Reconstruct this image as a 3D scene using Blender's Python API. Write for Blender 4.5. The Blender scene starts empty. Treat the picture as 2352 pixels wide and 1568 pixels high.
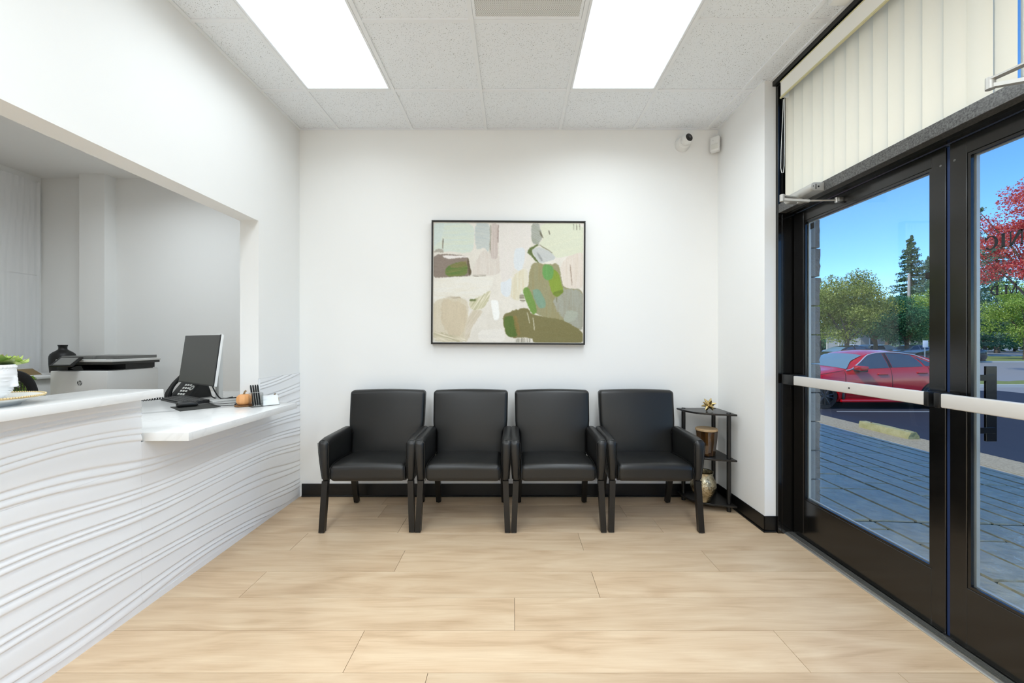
import bpy, bmesh, math, random
import numpy as np
from mathutils import Vector, Matrix, Quaternion
random.seed(7); rng = np.random.default_rng(11)
PI = math.pi
sc = bpy.context.scene
COL = sc.collection
H = 1.288            # camera height above the floor

# ------------------------------------------------------------------ camera
cam = bpy.data.cameras.new('camera'); camo = bpy.data.objects.new('camera', cam); COL.objects.link(camo)
camo.location = (0, 0, H); camo.rotation_euler = (PI/2, 0, 0)
cam.sensor_width = 36.0; cam.lens = 917/2352*36.0
cam.shift_x = -5/2352; cam.shift_y = 1/2352
cam.clip_start = 0.05; cam.clip_end = 1000
sc.camera = camo

# ------------------------------------------------------------------ view, world, sun
sc.view_settings.view_transform = 'Standard'; sc.view_settings.look = 'None'
sc.view_settings.gamma = 1.0; sc.view_settings.use_curve_mapping = False
sc.view_settings.exposure = 0.0
SUN_EL = math.radians(48); SUN_AZ = math.radians(-20)       # sun stands behind the building, a little to -Y
w = bpy.data.worlds.new('world'); sc.world = w; w.use_nodes = True
nt = w.node_tree; nt.nodes.clear()
wo = nt.nodes.new('ShaderNodeOutputWorld'); bg = nt.nodes.new('ShaderNodeBackground')
sky = nt.nodes.new('ShaderNodeTexSky'); sky.sky_type = 'NISHITA'; sky.sun_disc = False
sky.sun_elevation = SUN_EL; sky.sun_rotation = -(PI/2 - SUN_AZ)
sky.air_density = 0.8; sky.dust_density = 0.0; sky.ozone_density = 7.0
bg.inputs['Strength'].default_value = 0.275
hsv = nt.nodes.new('ShaderNodeHueSaturation'); hsv.inputs['Saturation'].default_value = 1.12
nt.links.new(sky.outputs[0], hsv.inputs['Color']); nt.links.new(hsv.outputs[0], bg.inputs[0]); nt.links.new(bg.outputs[0], wo.inputs[0])
S = Vector((-math.cos(SUN_EL)*math.cos(SUN_AZ), math.cos(SUN_EL)*math.sin(SUN_AZ), math.sin(SUN_EL)))
sl = bpy.data.lights.new('sun', 'SUN'); sl.energy = 3.0; sl.angle = math.radians(0.6); sl.color = (1, .93, .80)
so = bpy.data.objects.new('sun', sl); COL.objects.link(so); so.rotation_euler = S.to_track_quat('Z', 'Y').to_euler()
so.location = (-20, 5, 20)
PANEL = 1.6          # radiance of the ceiling light diffusers
LAMP_W = 17.0        # watts of the lamp behind each ceiling panel
LAMP_C = (.855, .938, 1.0)

# ------------------------------------------------------------------ materials
def lin(c):
    return tuple((x/255/12.92 if x/255 <= .04045 else ((x/255+.055)/1.055)**2.4) for x in c)
MATS = {}
def mat(name, rgb, rough=.5, metal=0, spec=.5, bump=None, var=None, coat=0, alpha=None):
    """rgb in 0..255 sRGB. bump=(scale,strength,dist). var=(scale, rgb2, contrast, (sx,sy,sz))"""
    if name in MATS: return MATS[name]
    m = bpy.data.materials.new(name); m.use_nodes = True; t = m.node_tree
    b = t.nodes['Principled BSDF']
    b.inputs['Base Color'].default_value = (*lin(rgb), 1); b.inputs['Roughness'].default_value = rough
    b.inputs['Metallic'].default_value = metal; b.inputs['Specular IOR Level'].default_value = spec
    b.inputs['Coat Weight'].default_value = coat
    tc = t.nodes.new('ShaderNodeTexCoord')
    if var:
        mp = t.nodes.new('ShaderNodeMapping'); mp.inputs['Scale'].default_value = var[3] if len(var) > 3 else (1, 1, 1)
        n = t.nodes.new('ShaderNodeTexNoise'); n.inputs['Scale'].default_value = var[0]; n.inputs['Detail'].default_value = 5
        r = t.nodes.new('ShaderNodeValToRGB')
        c = var[2]; r.color_ramp.elements[0].position = .5-.5*(1-c); r.color_ramp.elements[1].position = .5+.5*(1-c)
        r.color_ramp.elements[0].color = (*lin(rgb), 1); r.color_ramp.elements[1].color = (*lin(var[1]), 1)
        t.links.new(tc.outputs['Object'], mp.inputs[0]); t.links.new(mp.outputs[0], n.inputs[0])
        t.links.new(n.outputs[0], r.inputs[0]); t.links.new(r.outputs[0], b.inputs['Base Color'])
    if bump:
        n2 = t.nodes.new('ShaderNodeTexNoise'); n2.inputs['Scale'].default_value = bump[0]; n2.inputs['Detail'].default_value = 4
        bp = t.nodes.new('ShaderNodeBump'); bp.inputs['Strength'].default_value = bump[1]; bp.inputs['Distance'].default_value = bump[2] if len(bump) > 2 else .002
        t.links.new(tc.outputs['Object'], n2.inputs[0]); t.links.new(n2.outputs[0], bp.inputs['Height']); t.links.new(bp.outputs[0], b.inputs['Normal'])
    MATS[name] = m; return m

def emis(name, rgb, s):
    m = bpy.data.materials.new(name); m.use_nodes = True; t = m.node_tree; t.nodes.clear()
    o = t.nodes.new('ShaderNodeOutputMaterial'); e = t.nodes.new('ShaderNodeEmission')
    e.inputs[0].default_value = (*rgb, 1); e.inputs[1].default_value = s; t.links.new(e.outputs[0], o.inputs[0]); return m

def glassmat(name, tint=(.94, .97, .98), refl=1.0, rough=0.0, ior=1.45):
    m = bpy.data.materials.new(name); m.use_nodes = True; t = m.node_tree; t.nodes.clear()
    o = t.nodes.new('ShaderNodeOutputMaterial'); tr = t.nodes.new('ShaderNodeBsdfTransparent'); g = t.nodes.new('ShaderNodeBsdfGlossy')
    mx = t.nodes.new('ShaderNodeMixShader'); f = t.nodes.new('ShaderNodeFresnel'); f.inputs[0].default_value = ior
    mm = t.nodes.new('ShaderNodeMath'); mm.operation = 'MULTIPLY'; mm.inputs[1].default_value = refl
    tr.inputs[0].default_value = (*tint, 1); g.inputs['Roughness'].default_value = rough
    t.links.new(f.outputs[0], mm.inputs[0]); t.links.new(mm.outputs[0], mx.inputs[0]); t.links.new(tr.outputs[0], mx.inputs[1]); t.links.new(g.outputs[0], mx.inputs[2])
    t.links.new(mx.outputs[0], o.inputs[0]); return m

def leafmat(name, c1, c2, c3, trans=.35):
    m = bpy.data.materials.new(name); m.use_nodes = True; t = m.node_tree; t.nodes.clear()
    o = t.nodes.new('ShaderNodeOutputMaterial'); d = t.nodes.new('ShaderNodeBsdfDiffuse'); tl = t.nodes.new('ShaderNodeBsdfTranslucent')
    mx = t.nodes.new('ShaderNodeMixShader'); mx.inputs[0].default_value = trans
    g = t.nodes.new('ShaderNodeNewGeometry'); r = t.nodes.new('ShaderNodeValToRGB')
    r.color_ramp.elements[0].color = (*lin(c1), 1); r.color_ramp.elements[1].color = (*lin(c3), 1)
    e = r.color_ramp.elements.new(.55); e.color = (*lin(c2), 1)
    t.links.new(g.outputs['Random Per Island'], r.inputs[0]); t.links.new(r.outputs[0], d.inputs[0]); t.links.new(r.outputs[0], tl.inputs[0])
    t.links.new(d.outputs[0], mx.inputs[1]); t.links.new(tl.outputs[0], mx.inputs[2]); t.links.new(mx.outputs[0], o.inputs[0]); return m

def wood_mat(name, base, dark, light):
    m = bpy.data.materials.new(name); m.use_nodes = True; t = m.node_tree; b = t.nodes['Principled BSDF']
    b.inputs['Roughness'].default_value = .42; b.inputs['Specular IOR Level'].default_value = .35
    tc = t.nodes.new('ShaderNodeTexCoord'); oi = t.nodes.new('ShaderNodeObjectInfo')
    add = t.nodes.new('ShaderNodeVectorMath'); add.operation = 'MULTIPLY_ADD'
    cmb = t.nodes.new('ShaderNodeCombineXYZ')
    for i in range(3): t.links.new(oi.outputs['Random'], cmb.inputs[i])
    add.inputs[1].default_value = (37, 53, 11)
    t.links.new(cmb.outputs[0], add.inputs[0]); t.links.new(tc.outputs['Object'], add.inputs[2])
    mp = t.nodes.new('ShaderNodeMapping'); mp.inputs['Scale'].default_value = (.9, 7.5, 1)
    t.links.new(add.outputs[0], mp.inputs[0])
    n = t.nodes.new('ShaderNodeTexNoise'); n.inputs['Scale'].default_value = 1.6; n.inputs['Detail'].default_value = 6; n.inputs['Distortion'].default_value = 1.4
    t.links.new(mp.outputs[0], n.inputs[0])
    mp2 = t.nodes.new('ShaderNodeMapping'); mp2.inputs['Scale'].default_value = (3, 90, 1); t.links.new(add.outputs[0], mp2.inputs[0])
    n2 = t.nodes.new('ShaderNodeTexNoise'); n2.inputs['Scale'].default_value = 2.2; n2.inputs['Detail'].default_value = 4; t.links.new(mp2.outputs[0], n2.inputs[0])
    mp3 = t.nodes.new('ShaderNodeMapping'); mp3.inputs['Scale'].default_value = (1.1, 3.2, 1); t.links.new(add.outputs[0], mp3.inputs[0])
    wv = t.nodes.new('ShaderNodeTexNoise'); wv.inputs['Scale'].default_value = 1.1; wv.inputs['Detail'].default_value = 2; t.links.new(mp3.outputs[0], wv.inputs[0])
    ml = t.nodes.new('ShaderNodeMath'); ml.operation = 'MULTIPLY'; ml.inputs[1].default_value = 26; t.links.new(wv.outputs[0], ml.inputs[0])
    sn = t.nodes.new('ShaderNodeMath'); sn.operation = 'SINE'; t.links.new(ml.outputs[0], sn.inputs[0])
    s1 = t.nodes.new('ShaderNodeMath'); s1.operation = 'MULTIPLY_ADD'; s1.inputs[1].default_value = .07; t.links.new(sn.outputs[0], s1.inputs[0]); t.links.new(n.outputs[0], s1.inputs[2])
    s2 = t.nodes.new('ShaderNodeMath'); s2.operation = 'MULTIPLY_ADD'; s2.inputs[1].default_value = .35; t.links.new(n2.outputs[0], s2.inputs[0]); t.links.new(s1.outputs[0], s2.inputs[2])
    rp = t.nodes.new('ShaderNodeValToRGB'); cr = rp.color_ramp
    cr.elements[0].position = .36; cr.elements[0].color = (*lin(dark), 1); cr.elements[1].position = .95; cr.elements[1].color = (*lin(light), 1)
    e = cr.elements.new(.62); e.color = (*lin(base), 1)
    t.links.new(s2.outputs[0], rp.inputs[0])
    hs = t.nodes.new('ShaderNodeHueSaturation')
    mr = t.nodes.new('ShaderNodeMapRange'); mr.inputs[3].default_value = .93; mr.inputs[4].default_value = 1.07
    t.links.new(oi.outputs['Random'], mr.inputs[0]); t.links.new(mr.outputs[0], hs.inputs['Value']); t.links.new(rp.outputs[0], hs.inputs['Color'])
    t.links.new(hs.outputs[0], b.inputs['Base Color'])
    bp = t.nodes.new('ShaderNodeBump'); bp.inputs['Strength'].default_value = .12; bp.inputs['Distance'].default_value = .001
    t.links.new(n2.outputs[0], bp.inputs['Height']); t.links.new(bp.outputs[0], b.inputs['Normal'])
    return m

def tile_mat():
    m = bpy.data.materials.new('ceiling_tile'); m.use_nodes = True; t = m.node_tree; b = t.nodes['Principled BSDF']
    b.inputs['Roughness'].default_value = .95; b.inputs['Specular IOR Level'].default_value = .1
    tc = t.nodes.new('ShaderNodeTexCoord'); oi = t.nodes.new('ShaderNodeObjectInfo')
    ad = t.nodes.new('ShaderNodeVectorMath'); ad.operation = 'ADD'; t.links.new(tc.outputs['Object'], ad.inputs[0]); t.links.new(oi.outputs['Location'], ad.inputs[1])
    v = t.nodes.new('ShaderNodeTexNoise'); v.inputs['Scale'].default_value = 210; v.inputs['Detail'].default_value = 2.0
    t.links.new(ad.outputs[0], v.inputs[0])
    r = t.nodes.new('ShaderNodeValToRGB'); r.color_ramp.elements[0].position = .305; r.color_ramp.elements[1].position = .36
    r.color_ramp.elements[0].color = (*lin((128, 128, 126)), 1); r.color_ramp.elements[1].color = (*lin((244, 248, 252)), 1)
    t.links.new(v.outputs[0], r.inputs[0]); t.links.new(r.outputs[0], b.inputs['Base Color'])
    bp = t.nodes.new('ShaderNodeBump'); bp.inputs['Strength'].default_value = .5; bp.inputs['Distance'].default_value = .002
    t.links.new(v.outputs[0], bp.inputs['Height']); t.links.new(bp.outputs[0], b.inputs['Normal']); return m

def dots_mat():
    m = bpy.data.materials.new('perforated_metal'); m.use_nodes = True; t = m.node_tree; b = t.nodes['Principled BSDF']
    b.inputs['Roughness'].default_value = .6
    tc = t.nodes.new('ShaderNodeTexCoord'); mp = t.nodes.new('ShaderNodeMapping'); mp.inputs['Rotation'].default_value = (0, 0, PI/4); mp.inputs['Scale'].default_value = (135, 135, 0)
    v = t.nodes.new('ShaderNodeTexVoronoi'); v.inputs['Randomness'].default_value = 0; v.inputs['Scale'].default_value = 1
    t.links.new(tc.outputs['Object'], mp.inputs[0]); t.links.new(mp.outputs[0], v.inputs['Vector'])
    r = t.nodes.new('ShaderNodeValToRGB'); r.color_ramp.elements[0].position = .26; r.color_ramp.elements[1].position = .36
    r.color_ramp.elements[0].color = (*lin((118, 119, 117)), 1); r.color_ramp.elements[1].color = (*lin((240, 241, 238)), 1)
    t.links.new(v.outputs['Distance'], r.inputs[0]); t.links.new(r.outputs[0], b.inputs['Base Color']); return m

def quartz_mat():
    m = bpy.data.materials.new('quartz'); m.use_nodes = True; t = m.node_tree; b = t.nodes['Principled BSDF']
    b.inputs['Roughness'].default_value = .16
    tc = t.nodes.new('ShaderNodeTexCoord'); n = t.nodes.new('ShaderNodeTexNoise'); n.inputs['Scale'].default_value = 2.3; n.inputs['Detail'].default_value = 7; n.inputs['Distortion'].default_value = 1.2
    t.links.new(tc.outputs['Object'], n.inputs[0])
    r = t.nodes.new('ShaderNodeValToRGB'); cr = r.color_ramp
    cr.elements[0].position = .485; cr.elements[0].color = (*lin((243, 243, 241)), 1); cr.elements[1].position = .52; cr.elements[1].color = (*lin((243, 243, 241)), 1)
    e = cr.elements.new(.502); e.color = (*lin((237, 237, 235)), 1)
    t.links.new(n.outputs[0], r.inputs[0]); t.links.new(r.outputs[0], b.inputs['Base Color']); return m

def attr_mat(name, rough=.6):
    m = bpy.data.materials.new(name); m.use_nodes = True; t = m.node_tree; b = t.nodes['Principled BSDF']
    a = t.nodes.new('ShaderNodeAttribute'); a.attribute_name = 'Col'; t.links.new(a.outputs['Color'], b.inputs['Base Color']); b.inputs['Roughness'].default_value = rough
    n = t.nodes.new('ShaderNodeTexNoise'); n.inputs['Scale'].default_value = 60; n.inputs['Detail'].default_value = 4
    bp = t.nodes.new('ShaderNodeBump'); bp.inputs['Strength'].default_value = .25; bp.inputs['Distance'].default_value = .002
    tc = t.nodes.new('ShaderNodeTexCoord'); t.links.new(tc.outputs['Object'], n.inputs[0]); t.links.new(n.outputs[0], bp.inputs['Height']); t.links.new(bp.outputs[0], b.inputs['Normal'])
    return m

WALL = mat('wall_paint', (245, 245, 243), .75, spec=.2, bump=(220, .05, .001))
WAVE = mat('wave_panel_paint', (243, 243, 243), .5, spec=.35)
CEILP = mat('ceiling_grid', (242, 245, 248), .5)
TILE = tile_mat(); DOTS = dots_mat()
WOOD = wood_mat('oak_plank', (207, 179, 146), (187, 157, 124), (221, 197, 165))
BLACKBASE = mat('black_vinyl', (10, 10, 10), .38)
BLACKFR = mat('black_anodised', (13, 12, 11), .16, spec=.6, bump=(160, .06, .0006))
BRONZE = mat('worn_black_frame', (34, 33, 31), .3, spec=.6, bump=(90, .25, .001), var=(150, (104, 104, 102), .6, (1, 1, 1)))
ALU = mat('aluminium', (188, 187, 183), .35, .9)
SILVER = mat('silver_paint', (190, 189, 184), .4, .35)
BARW = mat('bar_silver', (214, 211, 206), .45, .15)
LEATHER = mat('black_leather', (25, 25, 24), .37, spec=.5, bump=(420, .12, .0006))
LEGM = mat('black_wood', (14, 13, 12), .35)
QUARTZ = quartz_mat()
GLASS = glassmat('clear_glass', (.95, .975, .985), .06)
ACRYL = glassmat('acrylic', (.97, .98, .98), .45)
WHITEP = mat('white_plastic', (233, 233, 230), .4)
BLKP = mat('black_plastic', (17, 17, 17), .4)
GREYP = mat('grey_plastic', (72, 72, 71), .4)

# ------------------------------------------------------------------ geometry kit
class G:
    def __init__(s): s.bm = bmesh.new()
    def _xf(s, vs, M):
        if M is not None: bmesh.ops.transform(s.bm, matrix=M, verts=vs)
    def box(s, x0, x1, y0, y1, z0, z1, bev=0, seg=2, M=None):
        r = bmesh.ops.create_cube(s.bm, size=1); vs = r['verts']
        for v in vs:
            v.co = Vector(((x0+x1)/2+v.co.x*(x1-x0), (y0+y1)/2+v.co.y*(y1-y0), (z0+z1)/2+v.co.z*(z1-z0)))
        if bev:
            es = list({e for v in vs for e in v.link_edges})
            rr = bmesh.ops.bevel(s.bm, geom=es, offset=bev, segments=seg, affect='EDGES', profile=.5)
            vs = list({v for f in rr['faces'] for v in f.verts} | {v for v in vs if v.is_valid})
        s._xf([v for v in vs if v.is_valid], M); return s
    def hexa(s, pts):
        """8 points: bottom 4 (ccw) then top 4"""
        v = [s.bm.verts.new(p) for p in pts]
        for f in ((3, 2, 1, 0), (4, 5, 6, 7), (0, 1, 5, 4), (1, 2, 6, 5), (2, 3, 7, 6), (3, 0, 4, 7)): s.bm.faces.new([v[i] for i in f])
        return s
    def prism(s, poly, axis, a0, a1, bev=0, seg=2, M=None):
        def P(u, v, a): return {'x': (a, u, v), 'y': (u, a, v), 'z': (u, v, a)}[axis]
        lo = [s.bm.verts.new(P(u, v, a0)) for u, v in poly]; hi = [s.bm.verts.new(P(u, v, a1)) for u, v in poly]
        n = len(poly); fs = [s.bm.faces.new(lo[::-1]), s.bm.faces.new(hi)]
        for i in range(n): fs.append(s.bm.faces.new((lo[i], lo[(i+1) % n], hi[(i+1) % n], hi[i])))
        bmesh.ops.recalc_face_normals(s.bm, faces=fs)
        vs = lo+hi
        if bev:
            es = list({e for f in fs[:2] for e in f.edges})
            rr = bmesh.ops.bevel(s.bm, geom=es, offset=bev, segments=seg, affect='EDGES', profile=.5)
            vs = list({v for f in rr['faces'] for v in f.verts} | {v for v in vs if v.is_valid})
        s._xf([v for v in vs if v.is_valid], M); return s
    def tube(s, pts, r, n=8, cap=True, M=None):
        pts = [Vector(p) for p in pts]; rs = r if isinstance(r, (list, tuple)) else [r]*len(pts)
        rings = []; vs = []
        ref = None
        for i, p in enumerate(pts):
            d = (pts[min(i+1, len(pts)-1)]-pts[max(i-1, 0)]).normalized()
            if ref is None:
                ref = d.orthogonal().normalized()
            else:
                ref = (ref-d*ref.dot(d)); ref = ref.normalized() if ref.length > 1e-6 else d.orthogonal().normalized()
            b = d.cross(ref)
            ring = [s.bm.verts.new(p+(ref*math.cos(2*PI*k/n)+b*math.sin(2*PI*k/n))*rs[i]) for k in range(n)]
            rings.append(ring); vs += ring
        for a, b in zip(rings, rings[1:]):
            for k in range(n): s.bm.faces.new((a[k], a[(k+1) % n], b[(k+1) % n], b[k]))
        if cap:
            s.bm.faces.new(rings[0][::-1]); s.bm.faces.new(rings[-1])
        s._xf(vs, M); return s
    def cyl(s, p0, p1, r0, r1=None, n=20, M=None):
        return s.tube([p0, p1], [r0, r0 if r1 is None else r1], n, True, M)
    def lathe(s, prof, n=28, c=(0, 0, 0), M=None, rfun=None, cap=True):
        rings = []; vs = []
        for r, z in prof:
            ring = []
            for k in range(n):
                a = 2*PI*k/n; rr = r*(rfun(a, z) if rfun else 1)
                ring.append(s.bm.verts.new((c[0]+rr*math.cos(a), c[1]+rr*math.sin(a), c[2]+z)))
            rings.append(ring); vs += ring
        for a, b in zip(rings, rings[1:]):
            for k in range(n): s.bm.faces.new((a[k], a[(k+1) % n], b[(k+1) % n], b[k]))
        if cap:
            s.bm.faces.new(rings[0][::-1]); s.bm.faces.new(rings[-1])
        s._xf(vs, M); return s
    def grid(s, f, nu, nv, closeu=False):
        V = [[s.bm.verts.new(f(i/nu, j/nv)) for j in range(nv+1)] for i in range(nu+(0 if closeu else 1))]
        for i in range(nu):
            for j in range(nv):
                i2 = (i+1) % len(V)
                s.bm.faces.new((V[i][j], V[i2][j], V[i2][j+1], V[i][j+1]))
        return s
    def soft(s, hx, hy, hz, r, n=8, deform=None, seg=4):
        def ax(h):
            k = h-r; e = [k+r*i/seg for i in range(1, seg+1)]
            mid = [-k+2*k*i/n for i in range(n+1)]
            return [-x for x in e[::-1]]+mid+e
        A = [ax(hx), ax(hy), ax(hz)]; hs = (hx, hy, hz); cache = {}
        def V(p):
            key = tuple(round(c, 6) for c in p)
            if key in cache: return cache[key]
            q = Vector(p); inn = Vector([max(-(hs[i]-r), min(hs[i]-r, p[i])) for i in range(3)]); d = q-inn
            if d.length > 1e-9: q = inn+d.normalized()*r
            if deform: q = Vector(deform(q))
            cache[key] = s.bm.verts.new(q); return cache[key]
        for a in range(3):
            b, c = (a+1) % 3, (a+2) % 3
            for sg in (-1, 1):
                for i in range(len(A[b])-1):
                    for j in range(len(A[c])-1):
                        q = []
                        for ii, jj in ((i, j), (i+1, j), (i+1, j+1), (i, j+1)):
                            p = [0, 0, 0]; p[a] = sg*hs[a]; p[b] = A[b][ii]; p[c] = A[c][jj]; q.append(V(p))
                        if sg < 0: q = q[::-1]
                        try: s.bm.faces.new(q)
                        except ValueError: pass
        return s
    def ball(s, c, r, n=12, sc3=(1, 1, 1)):
        R = bmesh.ops.create_uvsphere(s.bm, u_segments=n*2, v_segments=n, radius=r)
        for v in R['verts']: v.co = Vector((c[0]+v.co.x*sc3[0], c[1]+v.co.y*sc3[1], c[2]+v.co.z*sc3[2]))
        return s

def link(name, me, parent=None):
    o = bpy.data.objects.new(name, me); COL.objects.link(o)
    if parent is not None: o.parent = parent
    return o
def wloc(o):
    v = Vector(o.location)
    while o.parent: o = o.parent; v += Vector(o.location)
    return v
def part(name, g, m, parent=None, world=False, smooth=True, angle=35, recentre=None, normals=False):
    """one mesh object. world=True: geometry in world coordinates, shifted into the (unrotated) parent's frame"""
    if normals: bmesh.ops.recalc_face_normals(g.bm, faces=g.bm.faces[:])
    me = bpy.data.meshes.new(name)
    off = wloc(parent) if (world and parent is not None) else Vector((0, 0, 0))
    rc = Vector(recentre) if recentre is not None else None
    sh = rc if rc is not None else off
    if sh.length: bmesh.ops.translate(g.bm, vec=-sh, verts=g.bm.verts)
    g.bm.to_mesh(me); g.bm.free()
    me.materials.append(m)
    if smooth:
        me.polygons.foreach_set('use_smooth', [True]*len(me.polygons)); me.set_sharp_from_angle(angle=math.radians(angle))
    o = link(name, me, parent)
    if rc is not None: o.location = rc-off
    return o
def tag(o, label=None, cat=None, group=None, kind=None):
    if label: o['label'] = label
    if cat: o['category'] = cat
    if group: o['group'] = group
    if kind: o['kind'] = kind
    return o
def thing(name, loc, label, cat, rz=0, group=None):
    o = link(name, None); o.location = loc; o.rotation_euler = (0, 0, rz); o.empty_display_size = .1
    return tag(o, label, cat, group)
def struct(name, loc=(0, 0, 0), g=None, m=None, label=None):
    if g is None:
        o = link(name, None); o.location = loc
    else: o = part(name, g, m)
    o['kind'] = 'structure'
    if label: o['label'] = label
    return o
def copy_tree(o, parent=None):
    c = o.copy(); COL.objects.link(c)
    if parent is not None: c.parent = parent
    for ch in list(o.children): copy_tree(ch, c)
    return c
def npmesh(name, V, F, m, parent=None):
    """V (n,3), F (k,4) quads or (k,3) tris"""
    me = bpy.data.meshes.new(name); V = np.asarray(V, dtype=np.float32); F = np.asarray(F, dtype=np.int32); k = F.shape[1]
    me.vertices.add(len(V)); me.vertices.foreach_set('co', V.ravel())
    me.loops.add(F.size); me.loops.foreach_set('vertex_index', F.ravel())
    me.polygons.add(len(F)); me.polygons.foreach_set('loop_start', np.arange(0, F.size, k, dtype=np.int32)); me.polygons.foreach_set('loop_total', np.full(len(F), k, dtype=np.int32))
    me.update(calc_edges=True); me.validate(); me.materials.append(m)
    return link(name, me, parent)

# ------------------------------------------------------------------ room dimensions
XL, XR, YB, ZC = -1.79, 1.70, 3.33, 3.055
YF = -5.0                       # wall behind the camera
XS = 1.775                      # inner face of the storefront frame

# floor: planks
floor = struct('floor', (0, 0, 0), G().box(XL-3.5, 1.93, YF-.1, 4.5, -.06, -.004), mat('subfloor', (90, 75, 58), .9))
PW = .2284
joints = {2.926: [-2.6, -.787+.0, 1.01], 3.154: [-1.0, .83], 2.698: [-1.388, .43], 2.470: [-.674, 1.156], 2.241: [-1.388, .433], 2.013: [.002], 1.785: [-.668, 1.157], 1.558: [-.336, 1.494]}
y1 = 3.3824; row = 0
rows = []
for k in range(37):
    top = 3.3824-k*PW
    rows.append((top-PW, top))
def row_joints(y0, ytop):
    for key, v in joints.items():
        if abs(key-ytop) < .05: return v
    return [random.uniform(-1.6, .1), ]
for (ya, yb) in rows:
    js = row_joints(ya, yb)
    cuts = sorted(set([js[0]-1.83*i for i in range(0, 3)]+[js[0]+1.83*i for i in range(1, 4)]+list(js)))
    cl = [c for i, c in enumerate(cuts) if i == 0 or c-cuts[i-1] > .4]
    ye = min(yb, YB)
    edges = [XL-.02]+[c for c in cl if XL+.05 < c < 1.80]+[1.825]
    for a, b in zip(edges, edges[1:]):
        g = G().box(a+.0009, b-.0009, ya+.0009, ye-.0009, -.012, 0, bev=.0007, seg=1)
        part('plank', g, WOOD, floor, recentre=((a+b)/2, (ya+ye)/2, 0))
# reception floor
part('plank', G().box(-5.3, XL-.14, YF, 4.35, -.012, 0), WOOD, floor, recentre=(-3.5, 1, 0))

# ------------------------------------------------------------------ walls
g = G()
g.box(XL-.13, XL, 2.796, YB+.0, 1.031, ZC+.1); g.box(XL-.13, XL-.004, 2.796, YB, 0, 1.031)                      # pier between hatch and back wall
g.box(XL-.13, XL, -1.3, 2.796, 2.135, ZC+.1)                   # header over the hatch
g.box(XL-.13, XL-.004, 1.915, 2.796, 0, .806)                  # low half wall
g.box(XL-.13, XL-.004, -1.3, 1.915, 0, 1.02)                   # tall half wall
g.box(XL-.13, XL, YF, -1.3, 0, ZC+.1)
wl = struct('wall_left', g=g, m=WALL)
wb = struct('wall_back', g=G().box(XL-.13, XR+.22, YB, YB+.15, 0, ZC+.1), m=WALL)
wr = struct('wall_right', g=G().box(XR, XR+.075, 2.71, YB, 0, ZC+.1).box(XR+.075, XR+.22, 2.735, YB, 0, ZC+.1), m=WALL)
struct('wall_front', g=G().box(XL-3.5, 1.95, YF-.12, YF, 0, ZC+.1), m=WALL)
# reception room shell
g = G()
g.box(-5.3, XL-.13, 4.32, 4.45, 0, ZC+.1); g.box(-4.576, -4.31, 4.2, 4.32, 0, ZC+.1)
struct('wall_reception', g=g, m=WALL)
struct('wall_reception_side', g=G().box(-5.3, -5.12, YF, 4.45, 0, ZC+.1), m=WALL)
struct('wall_reception_corner', g=G().box(XL-.13, XL-.0, YB+.15, 4.45, 0, ZC+.1), m=WALL)
# building above the ceiling and beyond: the parapet that shades the pavement
g = G(); g.box(-9, 2.05, -16, 30, ZC+.32, 3.75)
g.box(1.93, 2.05, -16, 1.0-2.2, -.1, ZC+.33); g.box(1.93, 2.05, 3.16, 30, -.1, ZC+.33)
struct('wall_exterior', g=g, m=mat('stucco', (150, 148, 142), .9))

# wave panels: real relief
def vnoise(seed, n=64):
    r = np.random.default_rng(seed).random((n, n))
    def f(x, y):
        xi = np.floor(x).astype(int); yi = np.floor(y).astype(int); fx = x-xi; fy = y-yi
        fx = fx*fx*(3-2*fx); fy = fy*fy*(3-2*fy)
        a = r[xi % n, yi % n]; b = r[(xi+1) % n, yi % n]; c = r[xi % n, (yi+1) % n]; d = r[(xi+1) % n, (yi+1) % n]
        return (a*(1-fx)+b*fx)*(1-fy)+(c*(1-fx)+d*fx)*fy
    return f
N1, N2, N3 = vnoise(1), vnoise(2), vnoise(3)
def wave_h(y, z):
    ph = z*25+1.0*np.sin(y*2.05+.7+z*1.2)+.55*np.sin(y*3.7-z*4.0+2.0)+2.1*N1(y*1.15+9, z*4.6+3)
    q = ph+.33*np.sin(ph*2.1)+.5*N2(y*2.1+20, z*6+8)
    t = 1-(q-np.floor(q))
    saw = np.where(t < .80, np.sin(t/.80*PI/2), .5+.5*np.cos((t-.80)/.20*PI))
    amp = .55+.6*N3(y*1.7+4, z*5+30)
    return .0078*saw*amp
wave = struct('wall_counter', (XL-.004, 0, 0), label='white wave relief panels cladding the reception counter')
def wave_panel(y0, y1, z0, z1, ny, nz):
    ys = np.linspace(y0+.0002, y1-.0002, ny); zs = np.linspace(z0+.0002, z1-.0002, nz)
    Y, Z = np.meshgrid(ys, zs, indexing='ij')
    hh = wave_h(Y, Z)+.004
    V = np.stack([hh, Y, Z], -1).reshape(-1, 3)
    idx = np.arange(ny*nz).reshape(ny, nz)
    F = np.stack([idx[:-1, :-1], idx[1:, :-1], idx[1:, 1:], idx[:-1, 1:]], -1).reshape(-1, 4)
    # thickness: skirt back to the wall
    per = np.concatenate([idx[:, 0], idx[-1, 1:], idx[-2::-1, -1], idx[0, -2:0:-1]])
    base = V[per].copy(); base[:, 0] = 0; nb = len(V); V = np.concatenate([V, base]); m = len(per)
    bi = nb+np.arange(m); F2 = np.stack([per, np.roll(per, -1), np.roll(bi, -1), bi], -1)[:, ::-1]
    F = np.concatenate([F, F2])
    o = npmesh('panel', V, F, WAVE, wave)
    o.data.polygons.foreach_set('use_smooth', [True]*len(o.data.polygons)); o.data.set_sharp_from_angle(angle=math.radians(70))
ye = [-1.2, -.3, .6, 1.26, 1.915, 2.81, 3.329]
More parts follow.
